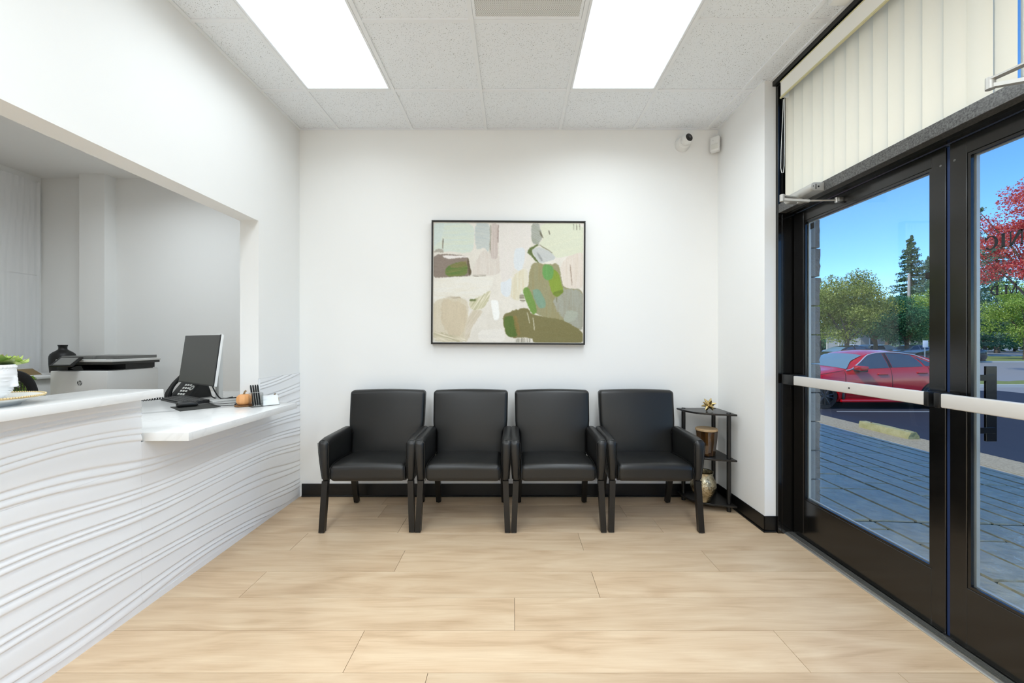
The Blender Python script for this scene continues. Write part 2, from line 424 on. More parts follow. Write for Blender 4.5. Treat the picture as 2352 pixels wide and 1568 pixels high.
for i in range(len(ye)-1):
    a, b = ye[i], ye[i+1]; vis = b > .7
    ny = int((b-a)*(200 if vis else 40))
    for (z0, z1) in ((.03, .363), (.363, .698), (.698, 1.022 if b < 1.95 else (.808 if b < 2.9 else 1.03))):
        wave_panel(a, b, z0, z1, max(ny, 8), int((z1-z0)*(330 if vis else 60)))
part('plinth', G().box(0, .008, -1.2, YB, 0, .031), WAVE, wave)

# vertical wave relief panel on the reception side wall
def rec_panel(y0, y1, z0, z1, parent):
    ny, nz = int((y1-y0)*70), int((z1-z0)*16)
    ys = np.linspace(y0, y1, ny); zs = np.linspace(z0, z1, nz); Y, Z = np.meshgrid(ys, zs, indexing='ij')
    hh = wave_h(Z*.8+3, Y*1.1+11)*1.3+.003
    V = np.stack([hh, Y, Z], -1).reshape(-1, 3); idx = np.arange(ny*nz).reshape(ny, nz)
    F = np.stack([idx[:-1, :-1], idx[1:, :-1], idx[1:, 1:], idx[:-1, 1:]], -1).reshape(-1, 4)
    o = npmesh('panel', V, F, WAVE, parent); o.data.polygons.foreach_set('use_smooth', [True]*len(F))
rw = struct('wall_feature', (-5.12, 0, 0), label='vertical wave relief panels on the reception side wall')
for a, b in ((1.5, 2.45), (2.45, 3.4), (3.4, 4.3)):
    for z0, z1 in ((0, 1.0), (1.0, 1.998), (2.0, 3.0)): rec_panel(a+.001, b-.001, z0, z1, rw)

# baseboards
def coved(parent=None): pass
struct('baseboard_back', g=G().box(XL+.02, XR, YB-.007, YB, 0, .108, bev=.002, seg=1).box(XL+.02, XR, YB-.016, YB-.006, 0, .012, bev=.004, seg=1), m=BLACKBASE)
g = G().box(XR-.007, XR, 2.703, YB-.007, 0, .108, bev=.002, seg=1).box(XR-.016, XR-.006, 2.694, YB-.016, 0, .012, bev=.004, seg=1)
g.box(XR-.007, XS+.0, 2.703, 2.71, 0, .108, bev=.002, seg=1).box(XR-.016, XS, 2.694, 2.704, 0, .012, bev=.004, seg=1)
struct('baseboard_right', g=g, m=BLACKBASE)

# ------------------------------------------------------------------ ceiling
ceil = struct('ceiling', g=G().box(XL-3.5, 1.93, YF-.1, 4.45, ZC+.1, ZC+.32), m=mat('plenum', (150, 150, 148), .9))
gx = [XL, -1.464, -.850, -.236, .380, .997, 1.606, 1.753]
gy = [YB]+[2.808-.61*i for i in range(13)]
lightcells = {}
for j in range(len(gy)-1):
    yb, ya = gy[j], gy[j+1]
    for i in range(len(gx)-1):
        a, b = gx[i], gx[i+1]
        cx, cy = (a+b)/2, (ya+yb)/2
        if i in (1, 4) and j in (1, 2, 4, 5, 7, 8, 10, 11): continue      # light fixtures
        if i == 3 and j == 2: continue                       # air vent
        g = G().box(a+.003, b-.003, ya+.003, yb-.003, ZC+.005, ZC+.018, bev=.003, seg=1)
        part('tile', g, TILE, ceil, recentre=(cx, cy, ZC))
for x in gx[1:-1]:
    part('grid_bar', G().box(x-.012, x+.012, gy[-1], YB, ZC-.0025, ZC+.006, bev=.0008, seg=1).box(x-.003, x+.003, gy[-1], YB, ZC, ZC+.04), CEILP, ceil)
for j, y in enumerate(gy[1:-1], 1):
    for i, (a, b) in enumerate(zip(gx, gx[1:])):
        if i in (1, 4) and j in (2, 5, 8, 11): continue      # the fixtures run through
        part('grid_bar', G().box(a+.012, b-.012, y-.012, y+.012, ZC-.002, ZC+.006, bev=.0008, seg=1), CEILP, ceil)
part('wall_angle', G().box(XL, 1.753, YB-.02, YB, ZC-.002, ZC+.004), CEILP, ceil)
part('wall_angle', G().box(XL, XL+.02, YF, YB, ZC-.0025, ZC+.004), CEILP, ceil)
part('wall_angle', G().box(XR-.02, XR, 2.70, YB, ZC-.0025, ZC+.004), CEILP, ceil)
part('wall_angle', G().box(1.735, 1.757, YF, 2.71, ZC-.004, ZC+.03), CEILP, ceil)

def lamp(t, wx, wy, watts):
    l = bpy.data.lights.new('lamp', 'AREA'); l.shape = 'RECTANGLE'; l.size = wx; l.size_y = wy; l.energy = watts; l.color = LAMP_C; l.spread = math.radians(158)
    o = bpy.data.objects.new('lamp', l); COL.objects.link(o); o.parent = t; o.location = (0, 0, ZC-.0005-wloc(t).z)
def ceiling_light(x0, x1, y0, y1, label, k=1.0):
    t = thing('ceiling_light', ((x0+x1)/2, (y0+y1)/2, ZC+.06), label, 'light')
    g = G()
    a, b, c, d = x0+.013, x1-.013, y0+.013, y1-.013; e = .014
    g.box(a, b, c, c+e, ZC-.004, ZC+.05, bev=.002, seg=1); g.box(a, b, d-e, d, ZC-.004, ZC+.05, bev=.002, seg=1)
    g.box(a, a+e, c+e, d-e, ZC-.004, ZC+.05, bev=.002, seg=1); g.box(b-e, b, c+e, d-e, ZC-.004, ZC+.05, bev=.002, seg=1)
    part('frame', g, CEILP, t, world=True)
    part('diffuser', G().box(a+e+.001, b-e-.001, c+e+.001, d-e-.001, ZC+.001, ZC+.004), EMI, t, world=True)
    part('housing', G().box(a, b, c, d, ZC+.052, ZC+.09), CEILP, t, world=True)
    lamp(t, b-a-.05, d-c-.05, LAMP_W*k)
    return t
EMI = emis('light_panel', LAMP_C, PANEL)
ceiling_light(gx[1], gx[2], gy[3], gy[1], 'lit white ceiling panel beside the counter wall, nearer the reception hatch', .46)
ceiling_light(gx[4], gx[5], gy[3], gy[1], 'lit white ceiling panel nearer the glass doors and blinds', .98)
ceiling_light(gx[1], gx[2], gy[6], gy[4], 'added lit ceiling panel overhead out of view on the counter side', 1.1)  # this pair is unseen, added to even out the room light
ceiling_light(gx[4], gx[5], gy[6], gy[4], 'added lit ceiling panel overhead out of view on the door side', 1.4)
for j in (7, 10):  # more unseen panels behind the camera, added for bounce onto the ceiling
    for i, w_ in ((1, 'counter'), (4, 'door')):
        ceiling_light(gx[i], gx[i+1], gy[j+2], gy[j], 'added unseen lit ceiling panel farther back in the room on the %s side, %s row' % (w_, 'first' if j == 7 else 'last'), 1.7)
# unseen reception panels, added to brighten the room behind the hatch
def rec_fill_light(x0, y0, lab):
    t = thing('ceiling_light', (x0+.305, y0+.61, ZC), lab, 'light')
    part('diffuser', G().box(x0, x0+.61, y0, y0+1.22, ZC-.002, ZC+.0015), EMI, t, world=True); lamp(t, .58, 1.19, LAMP_W*1.1); t.children[-1].location.z = -.006
    g = G()
    for a, b, c, d in ((x0-.02, x0+.63, y0-.02, y0), (x0-.02, x0+.63, y0+1.22, y0+1.24), (x0-.02, x0, y0, y0+1.22), (x0+.61, x0+.63, y0, y0+1.22)): g.box(a, b, c, d, ZC-.006, ZC+.002)
    part('frame', g, CEILP, t, world=True)
rec_fill_light(-3.6, 2.4, 'added unseen lit ceiling panel inside the reception room above the desk')
rec_fill_light(-3.6, -.3, 'added unseen lit ceiling panel inside the reception room farther from the desk')
struct('ceiling_reception', g=G().box(-5.3, XL-.13, YF, 4.45, ZC+.002, ZC+.1), m=WALL)
# vent
v = thing('air_vent', ((gx[3]+gx[4])/2, (gy[2]+gy[3])/2, ZC+.05), 'perforated white air vent in the ceiling between the two lights', 'vent')
g = G(); a, b, c, d = gx[3]+.013, gx[4]-.013, gy[3]+.013, gy[2]-.013
for q in ((a, b, c, c+.016), (a, b, d-.016, d), (a, a+.016, c+.016, d-.016), (b-.016, b, c+.016, d-.016)): g.box(*q, ZC-.003, ZC+.02, bev=.002, seg=1)
part('frame', g, CEILP, v, world=True)
part('perforated_panel', G().box(a+.016, b-.016, c+.016, d-.016, ZC+.0005, ZC+.003), DOTS, v, world=True)
# small ceiling box at the upper edge
t = thing('ceiling_sensor', (1.655, 2.0, ZC), 'small white box under the ceiling beside the blind valance', 'sensor')
part('body', G().box(-.045, .045, -.05, .05, -.045, 0, bev=.006), WHITEP, t); part('lens', G().box(-.02, .02, -.052, -.04, -.038, -.02, bev=.003), WHITEP, t)

# ------------------------------------------------------------------ storefront
YJ = 2.685
# window_1: frame with transom above the doors
win = struct('window_1', (0, 0, 0), label='black storefront frame with transom above the glass doors')
part('jamb', G().box(XS, 1.80, YJ, 2.735, 0, 3.05, bev=.001, seg=1).box(1.80, 1.93, YJ-.003, 2.735, 0, 3.05, bev=.001, seg=1), BLACKFR, win)
part('jamb', G().box(XS, 1.93, .70, .76, 0, 3.05), BLACKFR, win)
part('jamb', G().box(XS, 1.93, -1.2, -1.14, 0, 3.05), BLACKFR, win)
part('header', G().box(XS, 1.93, -1.2, YJ, 3.0, 3.06), BLACKFR, win)
part('header', G().box(1.753, XS, -1.2, 2.71, 3.02, 3.06), BLACKBASE, win)
part('transom_bar', G().box(XS, 1.93, .76, YJ-.004, 2.152, 2.212, bev=.0015, seg=1), BRONZE, win)
part('transom_bar', G().box(XS, 1.93, -1.14, .70, 2.152, 2.212, bev=.0015, seg=1), BRONZE, win)
part('door_stop', G().box(1.825, 1.86, .76, YJ-.004, 2.138, 2.153), BLACKFR, win)
part('pane', G().box(1.86, 1.866, .76, YJ, 2.21, 3.0), GLASS, win)
part('jamb', G().box(1.83, 1.93, 2.61, YJ-.004, 2.213, 3.0), BLACKFR, win)
part('pane', G().box(1.86, 1.866, -1.14, .70, .1, 3.0), GLASS, win)
part('sill', G().box(XS, 1.93, -1.14, .70, 0, .12), BLACKFR, win)
struct('wall_street', g=G().box(XS, 1.93, YF, -1.2, 0, ZC+.1), m=WALL)
# threshold
g = G()
g.prism([(1.816, -.02), (1.816, .003), (1.826, .010), (1.93, .012), (1.93, -.02)], 'y', .74, 2.683)
for i in range(5): g.box(1.832+i*.0085, 1.8365+i*.0085, .74, 2.683, .010, .0145)
struct('trim_1', g=g, m=ALU, label='ribbed aluminium door threshold')

GX0, GX1 = 1.872, 1.916          # door leaf thickness
ZG0, ZG1 = .283, 2.056           # glass
def door(name, yh, ym, yg0, yg1, label):
    """yh hinge side edge, ym meeting edge; yg0<yg1 glass"""
    d = struct(name, (0, (yh+ym)/2, 0), label=label)
    lo, hi = min(yh, ym), max(yh, ym)
    B = dict(bev=.002, seg=1)
    part('stile', G().box(GX0, GX1, lo, yg0, .018, 2.138, **B), BLACKFR, d, world=True)
    part('stile', G().box(GX0, GX1, yg1, hi, .018, 2.138, **B), BLACKFR, d, world=True)
    part('rail', G().box(GX0, GX1, yg0, yg1, .018, ZG0-.012, **B), BLACKFR, d, world=True)
    part('rail', G().box(GX0, GX1, yg0, yg1, ZG1+.012, 2.138, **B), BLACKFR, d, world=True)
    g = G()      # glazing stops, inside
    g.box(GX0+.004, GX0+.016, yg0, yg0+.012, ZG0-.012, ZG1+.012).box(GX0+.004, GX0+.016, yg1-.012, yg1, ZG0-.012, ZG1+.012)
    g.box(GX0+.004, GX0+.016, yg0+.012, yg1-.012, ZG1, ZG1+.012).box(GX0+.004, GX0+.016, yg0+.012, yg1-.012, ZG0-.012, ZG0)
    part('glazing_bead', g, BLACKFR, d, world=True)
    g = G()      # outside stops
    g.box(GX1-.016, GX1-.002, yg0, yg0+.012, ZG0-.012, ZG1+.012).box(GX1-.016, GX1-.002, yg1-.012, yg1, ZG0-.012, ZG1+.012)
    g.box(GX1-.016, GX1-.002, yg0+.012, yg1-.012, ZG1, ZG1+.012).box(GX1-.016, GX1-.002, yg0+.012, yg1-.012, ZG0-.012, ZG0)
    part('glazing_bead', g, SILVER, d, world=True)
    part('pane', G().box(1.889, 1.895, yg0+.001, yg1-.001, ZG0-.011, ZG1+.011), GLASS, d, world=True)
    part('weather_strip', G().box(GX0+.002, GX0+.01, lo+.02, hi-.02, .004, .018), BLACKBASE, d, world=True)
    return d
d1 = door('door_1', 2.672, 1.733, 1.792, 2.585, 'black framed glass door nearer the corner shelf')
d2 = door('door_2', .775, 1.7165, .862, 1.652, 'black framed glass door nearer the camera, lettering on its glass')
part('astragal', G().box(GX0+.006, GX1, 1.7185, 1.7315, .02, 2.13), mat('navy_strip', (20, 44, 86), .5), d1, world=True)
def push_bar(d, y0, y1, caps, end):
    b = part('push_bar', G().box(1.788, 1.814, y0, y1, 1.012, 1.071, bev=.005, seg=3), BARW, d, world=True)
    part('screw', G().cyl((1.7885, (y0+y1)/2-.02, 1.042), (1.786, (y0+y1)/2-.02, 1.042), .0045, n=10), BLKP, b, world=True)
    for (a, c) in caps:
        part('end_cap', G().box(1.786, 1.874, a, c, 1.009, 1.074, bev=.004, seg=2), BLKP, d, world=True)
push_bar(d1, 1.744, 2.558, ((1.722, 1.7435), (2.5585, 2.66)), 0)
push_bar(d2, .90, 1.676, ((1.6765, 1.702), (.80, .8995)), 0)
# outside pull on door 2, outside pull plate on door 1 glass
g = G().box(1.957, 2.002, 1.655, 1.664, .875, 1.187, bev=.001, seg=1)
ph = part('pull_handle', g, BLACKFR, d2, world=True)
part('standoff', G().box(1.915, 1.99, 1.650, 1.656, 1.127, 1.152, bev=.001, seg=1), BLACKFR, ph, world=False)
part('standoff', G().box(1.915, 1.99, 1.650, 1.656, .909, .934, bev=.001, seg=1), BLACKFR, ph, world=False)
for ch in ph.children: ch.location = -wloc(d2)
part('latch_box', G().box(1.878, 1.905, 1.790, 1.827, 1.575, 1.604, bev=.003, seg=1), BLKP, d1, world=True)
part('sticker', G().box(1.8884, 1.8889, 2.515, 2.545, 2.005, 2.042), BLKP, d1, world=True)
for d, yy in ((d1, (1.745, 1.76)), (d2, (1.69, 1.705))):
    part('screw', G().cyl((1.872, (yy[0]+yy[1])/2, 2.06), (1.8715, (yy[0]+yy[1])/2, 2.06), .005, n=10), BRONZE, d, world=True)

# lettering, read from the street side (text runs towards +Y)
def letter(ch, y0, z0, h):
    """adds one serif capital, returns its width. u runs right as read from outside"""
    g = G(); st = .2*h; th = .075*h; sf = .09*h
    def P(poly): g.prism([(y0+u, z0+v) for u, v in poly], 'x', 1.8955, 1.8962)
    def stem(x, wd, serif=True, s=.11):
        P([(x, 0), (x+wd, 0), (x+wd, h), (x, h)])
        if serif:
            P([(x-s*h, 0), (x+wd+s*h, 0), (x+wd+s*h, th*.6), (x-s*h, th*.6)]); P([(x-s*h, h-th*.6), (x+wd+s*h, h-th*.6), (x+wd+s*h, h), (x-s*h, h)])
    def arc(cx, cz, rx, rz, a0, a1, tmin, tmax, n=18):
        for k in range(n):
            A, B = a0+(a1-a0)*k/n, a0+(a1-a0)*(k+1)/n
            def q(a, s): 
                t = tmin+(tmax-tmin)*abs(math.cos(a)); return (cx+(rx-s*t)*math.cos(a), cz+(rz-s*min(t, tmax))*math.sin(a))
            P([q(A, 0), q(B, 0), q(B, 1), q(A, 1)])
    if ch == 'I': stem(.11*h, st); wdt = .42*h
    elif ch == 'N':
        stem(.11*h, th*1.1); stem(.74*h, th*1.1)
        P([(.08*h, h), (.11*h+st*1.15, h), (.74*h+th*1.1, 0), (.74*h-st*.25, 0)]); wdt = .95*h
    elif ch == 'C':
        arc(.5*h, .5*h, .46*h, .52*h, PI*.22, PI*1.75, th, st); P([(.80*h, .66*h), (.86*h, .66*h), (.86*h, 1.0*h), (.80*h, .86*h)]); wdt = .93*h
    elif ch == 'O': arc(.5*h, .5*h, .47*h, .52*h, 0, 2*PI, th, st, 28); wdt = .98*h
    elif ch == 'D':
        stem(.11*h, st); arc(.30*h, .5*h, .55*h, .5*h, -PI/2, PI/2, th, st); wdt = .90*h
    elif ch == 'M':
        stem(.11*h, th*1.1); stem(.93*h, st)
        P([(.08*h, h), (.11*h+st, h), (.60*h, 0), (.54*h, 0)]); P([(.54*h, 0), (.62*h, 0), (.96*h, h), (.90*h, h)]); wdt = 1.22*h
    else:
        g.prism([(y0+.16*h+.09*h*math.cos(a), z0+.09*h+.09*h*math.sin(a)) for a in [2*PI*k/12 for k in range(12)]], 'x', 1.8955, 1.8962); wdt = .3*h
    part('lettering', g, mat('letter_vinyl', (22, 24, 30), .5), d2, world=True)
    return wdt
def text(s, yend, z0, h, gap=.06):
    W = {'I': .42, 'N': .95, 'C': .93, 'O': .98, 'D': .9, 'M': 1.22, '.': .3}
    tot = sum(W[c]*h for c in s)+gap*h*(len(s)-1); y = yend-tot
    for c in s: y += letter(c, y, z0, h)+gap*h
text('NIC', 1.612, 1.655, .054, .05)
text('O.', 1.497, 1.555, .036)
text('M.D', 1.592, 1.472, .036, .05)

# closers
def closer(yb0, yb1, pivot, elbow, shoe, label, mirror=1):
    t = thing('door_closer', (1.735, (yb0+yb1)/2, 2.16), label, 'door closer')
    g = G()
    n = 12
    poly = [(1.775, 2.155), (1.775, 2.203)]+[(1.722+.024*math.cos(a), 2.179+.024*math.sin(a)) for a in [PI/2+PI*k/n for k in range(n+1)]]
    g.prism(poly, 'y', yb0, yb1, bev=.003, seg=2)
    body = part('body', g, SILVER, t, world=True)
    g = G().box(1.725, 1.729, yb0-.0015, yb0, 2.163, 2.192).cyl((1.742, yb0-.0015, 2.178), (1.742, yb0+.001, 2.178), .005, n=10).cyl((1.712, yb0-.0015, 2.18), (1.712, yb0+.001, 2.18), .003, n=8)
    e = part('adjusting_screw', g, BLKP, body, world=False); e.location = -wloc(body)
    part('pivot', G().cyl((pivot[0], pivot[1], 2.155), (pivot[0], pivot[1], elbow[2]-.016), .014, n=14).cyl((pivot[0], pivot[1], elbow[2]+.004), (pivot[0], pivot[1], elbow[2]-.02), .018, n=14), SILVER, t, world=True)
    P, E, Sh = Vector((pivot[0], pivot[1], elbow[2])), Vector(elbow), Vector(shoe)
    def bar(a, b, w0, w1, z0, h):
        d = (b-a).normalized(); nn = Vector((-d.y, d.x, 0)).normalized(); u = Vector((0, 0, h)); zz = Vector((0, 0, z0))
        return [a-nn*w0+zz, b-nn*w1+zz, b+nn*w1+zz, a+nn*w0+zz, a-nn*w0+u+zz, b-nn*w1+u+zz, b+nn*w1+u+zz, a+nn*w0+u+zz]
    part('main_arm', G().hexa(bar(P, E, .015, .012, .004, .006)), SILVER, t, world=True, normals=True)
    part('elbow', G().cyl(E+Vector((0, 0, .014)), E-Vector((0, 0, .026)), .013, n=16), SILVER, t, world=True)
    mid = E+(Sh-E)*.5
    part('forearm', G().hexa(bar(E, mid, .010, .010, -.022, .013)), SILVER, t, world=True, normals=True)
    part('rod', G().tube([E+(Sh-E)*.45-Vector((0, 0, .015)), Sh], .006, 10), ALU, t, world=True)
    part('shoe', G().box(shoe[0]-.004, GX0, shoe[1]-.018, shoe[1]+.018, shoe[2]-.012, shoe[2]+.012, bev=.003).cyl((shoe[0]-.004, shoe[1], shoe[2]-.016), (shoe[0]-.004, shoe[1], shoe[2]+.014), .009, n=12), ALU, t, world=True)
closer(2.285, 2.52, (1.735, 2.42), (1.592, 2.372, 2.148), (1.85, 2.285, 2.100), 'silver door closer above the far door, arm reaching to the door rail')
closer(.95, 1.18, (1.735, 1.06), (1.652, 1.385, 2.19), (1.85, 1.10, 2.105), 'silver door closer arm above the near door at the blind bottom')

# vertical blind
def translucent(name, rgb, tr=.35):
    m = bpy.data.materials.new(name); m.use_nodes = True; t = m.node_tree; t.nodes.clear()
    o = t.nodes.new('ShaderNodeOutputMaterial'); d = t.nodes.new('ShaderNodeBsdfDiffuse'); tl = t.nodes.new('ShaderNodeBsdfTranslucent'); mx = t.nodes.new('ShaderNodeMixShader')
    for q in (d, tl): q.inputs[0].default_value = (*lin(rgb), 1)
    mx.inputs[0].default_value = tr; t.links.new(d.outputs[0], mx.inputs[1]); t.links.new(tl.outputs[0], mx.inputs[2]); t.links.new(mx.outputs[0], o.inputs[0]); return m
bl = thing('vertical_blind', (1.80, 1.6, 2.215), 'cream vertical slat blind hanging in the transom above the doors', 'blind')
SLATM = translucent('blind_vinyl', (246, 241, 224), .16)
vp = part('valance', G().box(1.738, 1.743, .5, 2.607, 2.882, 2.984, bev=.001, seg=1).box(1.738, 1.80, 2.602, 2.607, 2.882, 2.984), mat('valance_vinyl', (246, 244, 236), .4), bl, world=True)
part('valance_edge', G().box(1.735, 1.745, .5, 2.608, 2.876, 2.886).box(1.735, 1.745, .5, 2.608, 2.981, 2.986), mat('valance_trim', (214, 206, 160), .5), vp, world=False).location = -wloc(vp)
part('headrail', G().box(1.775, 1.815, .5, 2.60, 2.94, 2.975), WHITEP, bl, world=True)
ys = [2.592-.0803*i for i in range(27)]
sm = None
for i, y in enumerate(ys):
    if sm is None:
        def slat(u, v):
            s = (u-.5)*.0885; c = .010*math.cos((u-.5)*PI)
            return (-c, s, v*.735)
        g = G().grid(slat, 6, 1); sm = part('slat', g, SLATM, bl, angle=80)
        s = sm
    else:
        s = sm.copy(); COL.objects.link(s)
    s.location = (0.005, y-1.6, 0); s.rotation_euler = (0, 0, math.radians((21 if i < 12 else (10 if i == 12 else (-2 if i == 13 else -12)))+random.uniform(-2, 2)))
cpts = [(1.768, 2.622, 2.88), (1.768, 2.63, 2.75), (1.768, 2.645, 2.55), (1.768, 2.648, 2.44), (1.768, 2.638, 2.405), (1.768, 2.622, 2.40), (1.768, 2.615, 2.44), (1.768, 2.612, 2.65), (1.768, 2.612, 2.88)]
part('cord', G().tube(cpts, .0022, 6), WHITEP, bl, world=True)

# ------------------------------------------------------------------ counter tops
def slab(name, poly, z0, z1, label):
    o = part(name, G().prism(poly, 'z', z0, z1, bev=.003, seg=2), QUARTZ)
    return tag(o, label, 'countertop')
slab('bar_countertop', [(-1.70, -1.2), (-1.70, 1.936), (-2.0, 1.936), (-2.0, -1.2)], 1.022, 1.06, 'raised white quartz bar top holding the face planter')
slab('desk_countertop', [(-1.573, 1.93), (-1.573, 2.895), (-1.774, 2.895), (-1.774, 2.79), (-1.925, 2.79), (-1.925, 3.55), (-3.0, 3.55), (-3.0, 1.93)], .808, .85, 'lower white quartz desk top holding the monitor and keyboard')
t = thing('desk_cabinet', (-2.8, 2.8, 0), 'white cabinet under the lower quartz desk top inside reception', 'cabinet')
part('side_panel', G().box(-2.97, -2.94, 2.0, 3.5, 0, .807), WHITEP, t, world=True); part('back_panel', G().box(-2.94, -1.95, 3.47, 3.5, 0, .807), WHITEP, t, world=True)

# ------------------------------------------------------------------ painting (built as a frame and a painted canvas)
def pip(px, py, poly):
    ins = np.zeros(px.shape, bool); n = len(poly); j = n-1
    for i in range(n):
        xi, yi = poly[i]; xj, yj = poly[j]
        c = ((yi > py) != (yj > py)) & (px < (xj-xi)*(py-yi)/((yj-yi) if yj != yi else 1e-9)+xi)
        ins ^= c; j = i
    return ins
NXc, NYc = 372, 296
U, Vv = np.meshgrid(np.linspace(122, 1822, NXc), np.linspace(105, 1455, NYc), indexing='ij')
nA, nB, nC, nD = vnoise(21), vnoise(22), vnoise(23), vnoise(24)
def fbm(x, y): return nA(x, y)*.5+nB(x*2.1, y*2.1)*.3+nC(x*4.7, y*4.7)*.2
cv = np.zeros((NXc, NYc, 3)); cv[:] = (226, 221, 211)
cv += (fbm(U/160, Vv/200)-.5)[..., None]*np.array([22, 22, 24])
def chaikin(p, n=2):
    for _ in range(n):
        q = []
        for (ax, ay), (bx_, by) in zip(p, p[1:]+p[:1]): q += [(ax*.8+bx_*.2, ay*.8+by*.2), (ax*.2+bx_*.8, ay*.2+by*.8)]
        p = q
    return p
def stroke(poly, rgb, rough=10, streak=(0, 8), ang=0, rgb2=None, alpha=1.0, fine=1.0):
    global cv
    poly = chaikin(list(poly))
    dx = (fbm(U/34+7, Vv/34)-.5)*2*rough+(nD(U/7, Vv/7)-.5)*rough*fine; dy = (fbm(U/34+40, Vv/34+9)-.5)*2*rough+(nC(U/7+5, Vv/7)-.5)*rough*fine
    m = pip(U+dx, Vv+dy, poly).astype(float)
    k = np.ones((3, 3))/9; pm = np.pad(m, 1, mode='edge'); m = sum(pm[a:a+NXc, b:b+NYc] for a in range(3) for b in range(3))/9
    ca, sa = math.cos(ang), math.sin(ang); s = U*ca+Vv*sa; q = -U*sa+Vv*ca
    tx = nB(s/220+3, q/streak[1]+5)*.6+nC(s/90, q/(streak[1]*.5))*.4
    col = np.array(rgb, float)[None, None]+np.zeros_like(cv)
    if rgb2 is not None:
        col = col+(np.array(rgb2, float)-np.array(rgb, float))*np.clip((tx-.3)*2.2, 0, 1)[..., None]
    col = col+((tx-.5)*streak[0])[..., None]
    m = (m*alpha)[..., None]; cv = cv*(1-m)+col*m
V90 = PI/2
stroke([(100, 90), (590, 90), (575, 430), (470, 450), (300, 430), (100, 445)], (216, 224, 208), 8, (10, 20), 0, (206, 217, 208))
stroke([(100, 90), (260, 90), (215, 300), (100, 420)], (205, 217, 212), 25, (8, 30), 0, None, .8)
stroke([(580, 100), (772, 100), (757, 450), (690, 380), (600, 420)], (206, 211, 206), 10, (26, 9), .15, (184, 192, 190))
stroke([(570, 600), (690, 390), (770, 470), (890, 480), (890, 700), (560, 695)], (224, 217, 208), 10, (14, 14), V90, (212, 203, 193))
stroke([(100, 455), (490, 470), (528, 560), (556, 690), (500, 712), (270, 724), (100, 730)], (138, 124, 113), 8, (10, 20), .2)
stroke([(500, 470), (530, 555), (556, 690), (515, 700)], (98, 86, 62), 6, (30, 8), V90)
stroke([(265, 718), (250, 640), (300, 585), (420, 545), (505, 555), (507, 702)], (96, 124, 56), 7, (14, 18), -.15, (112, 122, 60))
stroke([(300, 590), (440, 545), (500, 540), (505, 590), (330, 620)], (132, 118, 74), 14, (20, 12), -.15, None, .7)
stroke([(215, 470), (545, 484), (500, 500), (280, 512), (240, 500)], (234, 228, 224), 6, (12, 10), 0)
stroke([(160, 400), (235, 405), (235, 440), (120, 448)], (150, 138, 124), 14, (40, 6), 0, None, .7)
stroke([(222, 280), (234, 280), (230, 405), (220, 405)], (120, 112, 96), 3, (20, 6), V90)
stroke([(100, 735), (780, 703), (812, 735), (760, 880), (640, 965), (560, 955), (300, 940), (100, 1010)], (234, 231, 222), 8, (8, 24), -.04, (228, 223, 210))
stroke([(570, 690), (730, 690), (715, 706), (560, 712)], (120, 108, 90), 6, (50, 5), 0, (220, 214, 204), .8)
stroke([(100, 1010), (260, 950), (520, 955), (520, 1250), (480, 1455), (100, 1455)], (217, 208, 188), 10, (14, 24), V90, (206, 196, 172))
stroke([(210, 1010), (265, 960), (505, 1030), (500, 1250), (440, 1390), (350, 1420), (205, 1250)], (207, 194, 168), 16, (10, 24), V90)
stroke([(520, 985), (620, 955), (790, 855), (740, 990), (690, 1075), (560, 1110)], (198, 194, 158), 10, (26, 12), -1.0, (222, 216, 196))
stroke([(530, 968), (610, 968), (600, 990), (530, 992)], (110, 120, 72), 5, (20, 6), 0)
stroke([(250, 935), (430, 938), (430, 962), (260, 955)], (176, 160, 134), 8, (40, 6), 0, (226, 220, 206), .8)
stroke([(530, 1100), (690, 1090), (640, 1180), (560, 1300), (510, 1455), (470, 1440)], (222, 212, 196), 12, (22, 10), -1.0, (200, 190, 168))
stroke([(120, 1330), (330, 1380), (500, 1400), (500, 1455), (110, 1455)], (188, 180, 146), 22, (40, 12), .3, (216, 208, 188), .8)
stroke([(770, 95), (1228, 95), (1228, 330), (1190, 470), (1150, 600), (1020, 640), (1005, 710), (940, 765), (885, 770), (862, 330)], (229, 223, 217), 6, (8, 26), V90, (224, 219, 212))
stroke([(768, 112), (858, 112), (850, 330), (857, 512), (770, 514), (778, 300)], (214, 203, 196), 6, (26, 10), V90, (192, 178, 170))
stroke([(850, 120), (860, 120), (858, 330), (846, 326)], (150, 132, 122), 3, (16, 8), V90)
stroke([(760, 120), (774, 120), (770, 450), (756, 450)], (120, 116, 92), 5, (40, 6), V90, (200, 196, 186))
stroke([(1020, 690), (1190, 600), (1200, 800), (1110, 900), (1090, 1000), (990, 945)], (227, 222, 202), 12, (12, 20), V90, (216, 207, 180))
stroke([(1035, 390), (1170, 380), (1142, 615), (1092, 652), (1032, 612)], (219, 224, 227), 5, (6, 20), V90)
stroke([(880, 772), (940, 765), (1012, 715), (1003, 900), (972, 942), (920, 935), (888, 885)], (221, 226, 230), 4, (6, 20), V90)
stroke([(775, 975), (862, 980), (876, 1190), (810, 1216), (784, 1060)], (244, 244, 241), 5, (4, 20), V90)
stroke([(640, 1310), (930, 1300), (945, 1455), (630, 1455)], (231, 227, 219), 16, (8, 20), 0)
stroke([(1228, 105), (1320, 105), (1372, 270), (1330, 300), (1310, 350), (1232, 335)], (186, 188, 180), 9, (60, 7), .5, (140, 144, 128))
stroke([(1310, 100), (1840, 95), (1840, 455), (1690, 470), (1500, 505), (1310, 345), (1372, 280)], (221, 223, 200), 6, (10, 22), -.3, (213, 216, 194))
stroke([(1315, 175), (1360, 240), (1372, 278), (1335, 245)], (110, 106, 84), 5, (30, 6), 1)
stroke([(1425, 185), (1436, 185), (1446, 235), (1434, 238)], (112, 108, 88), 3, (30, 6), 1)
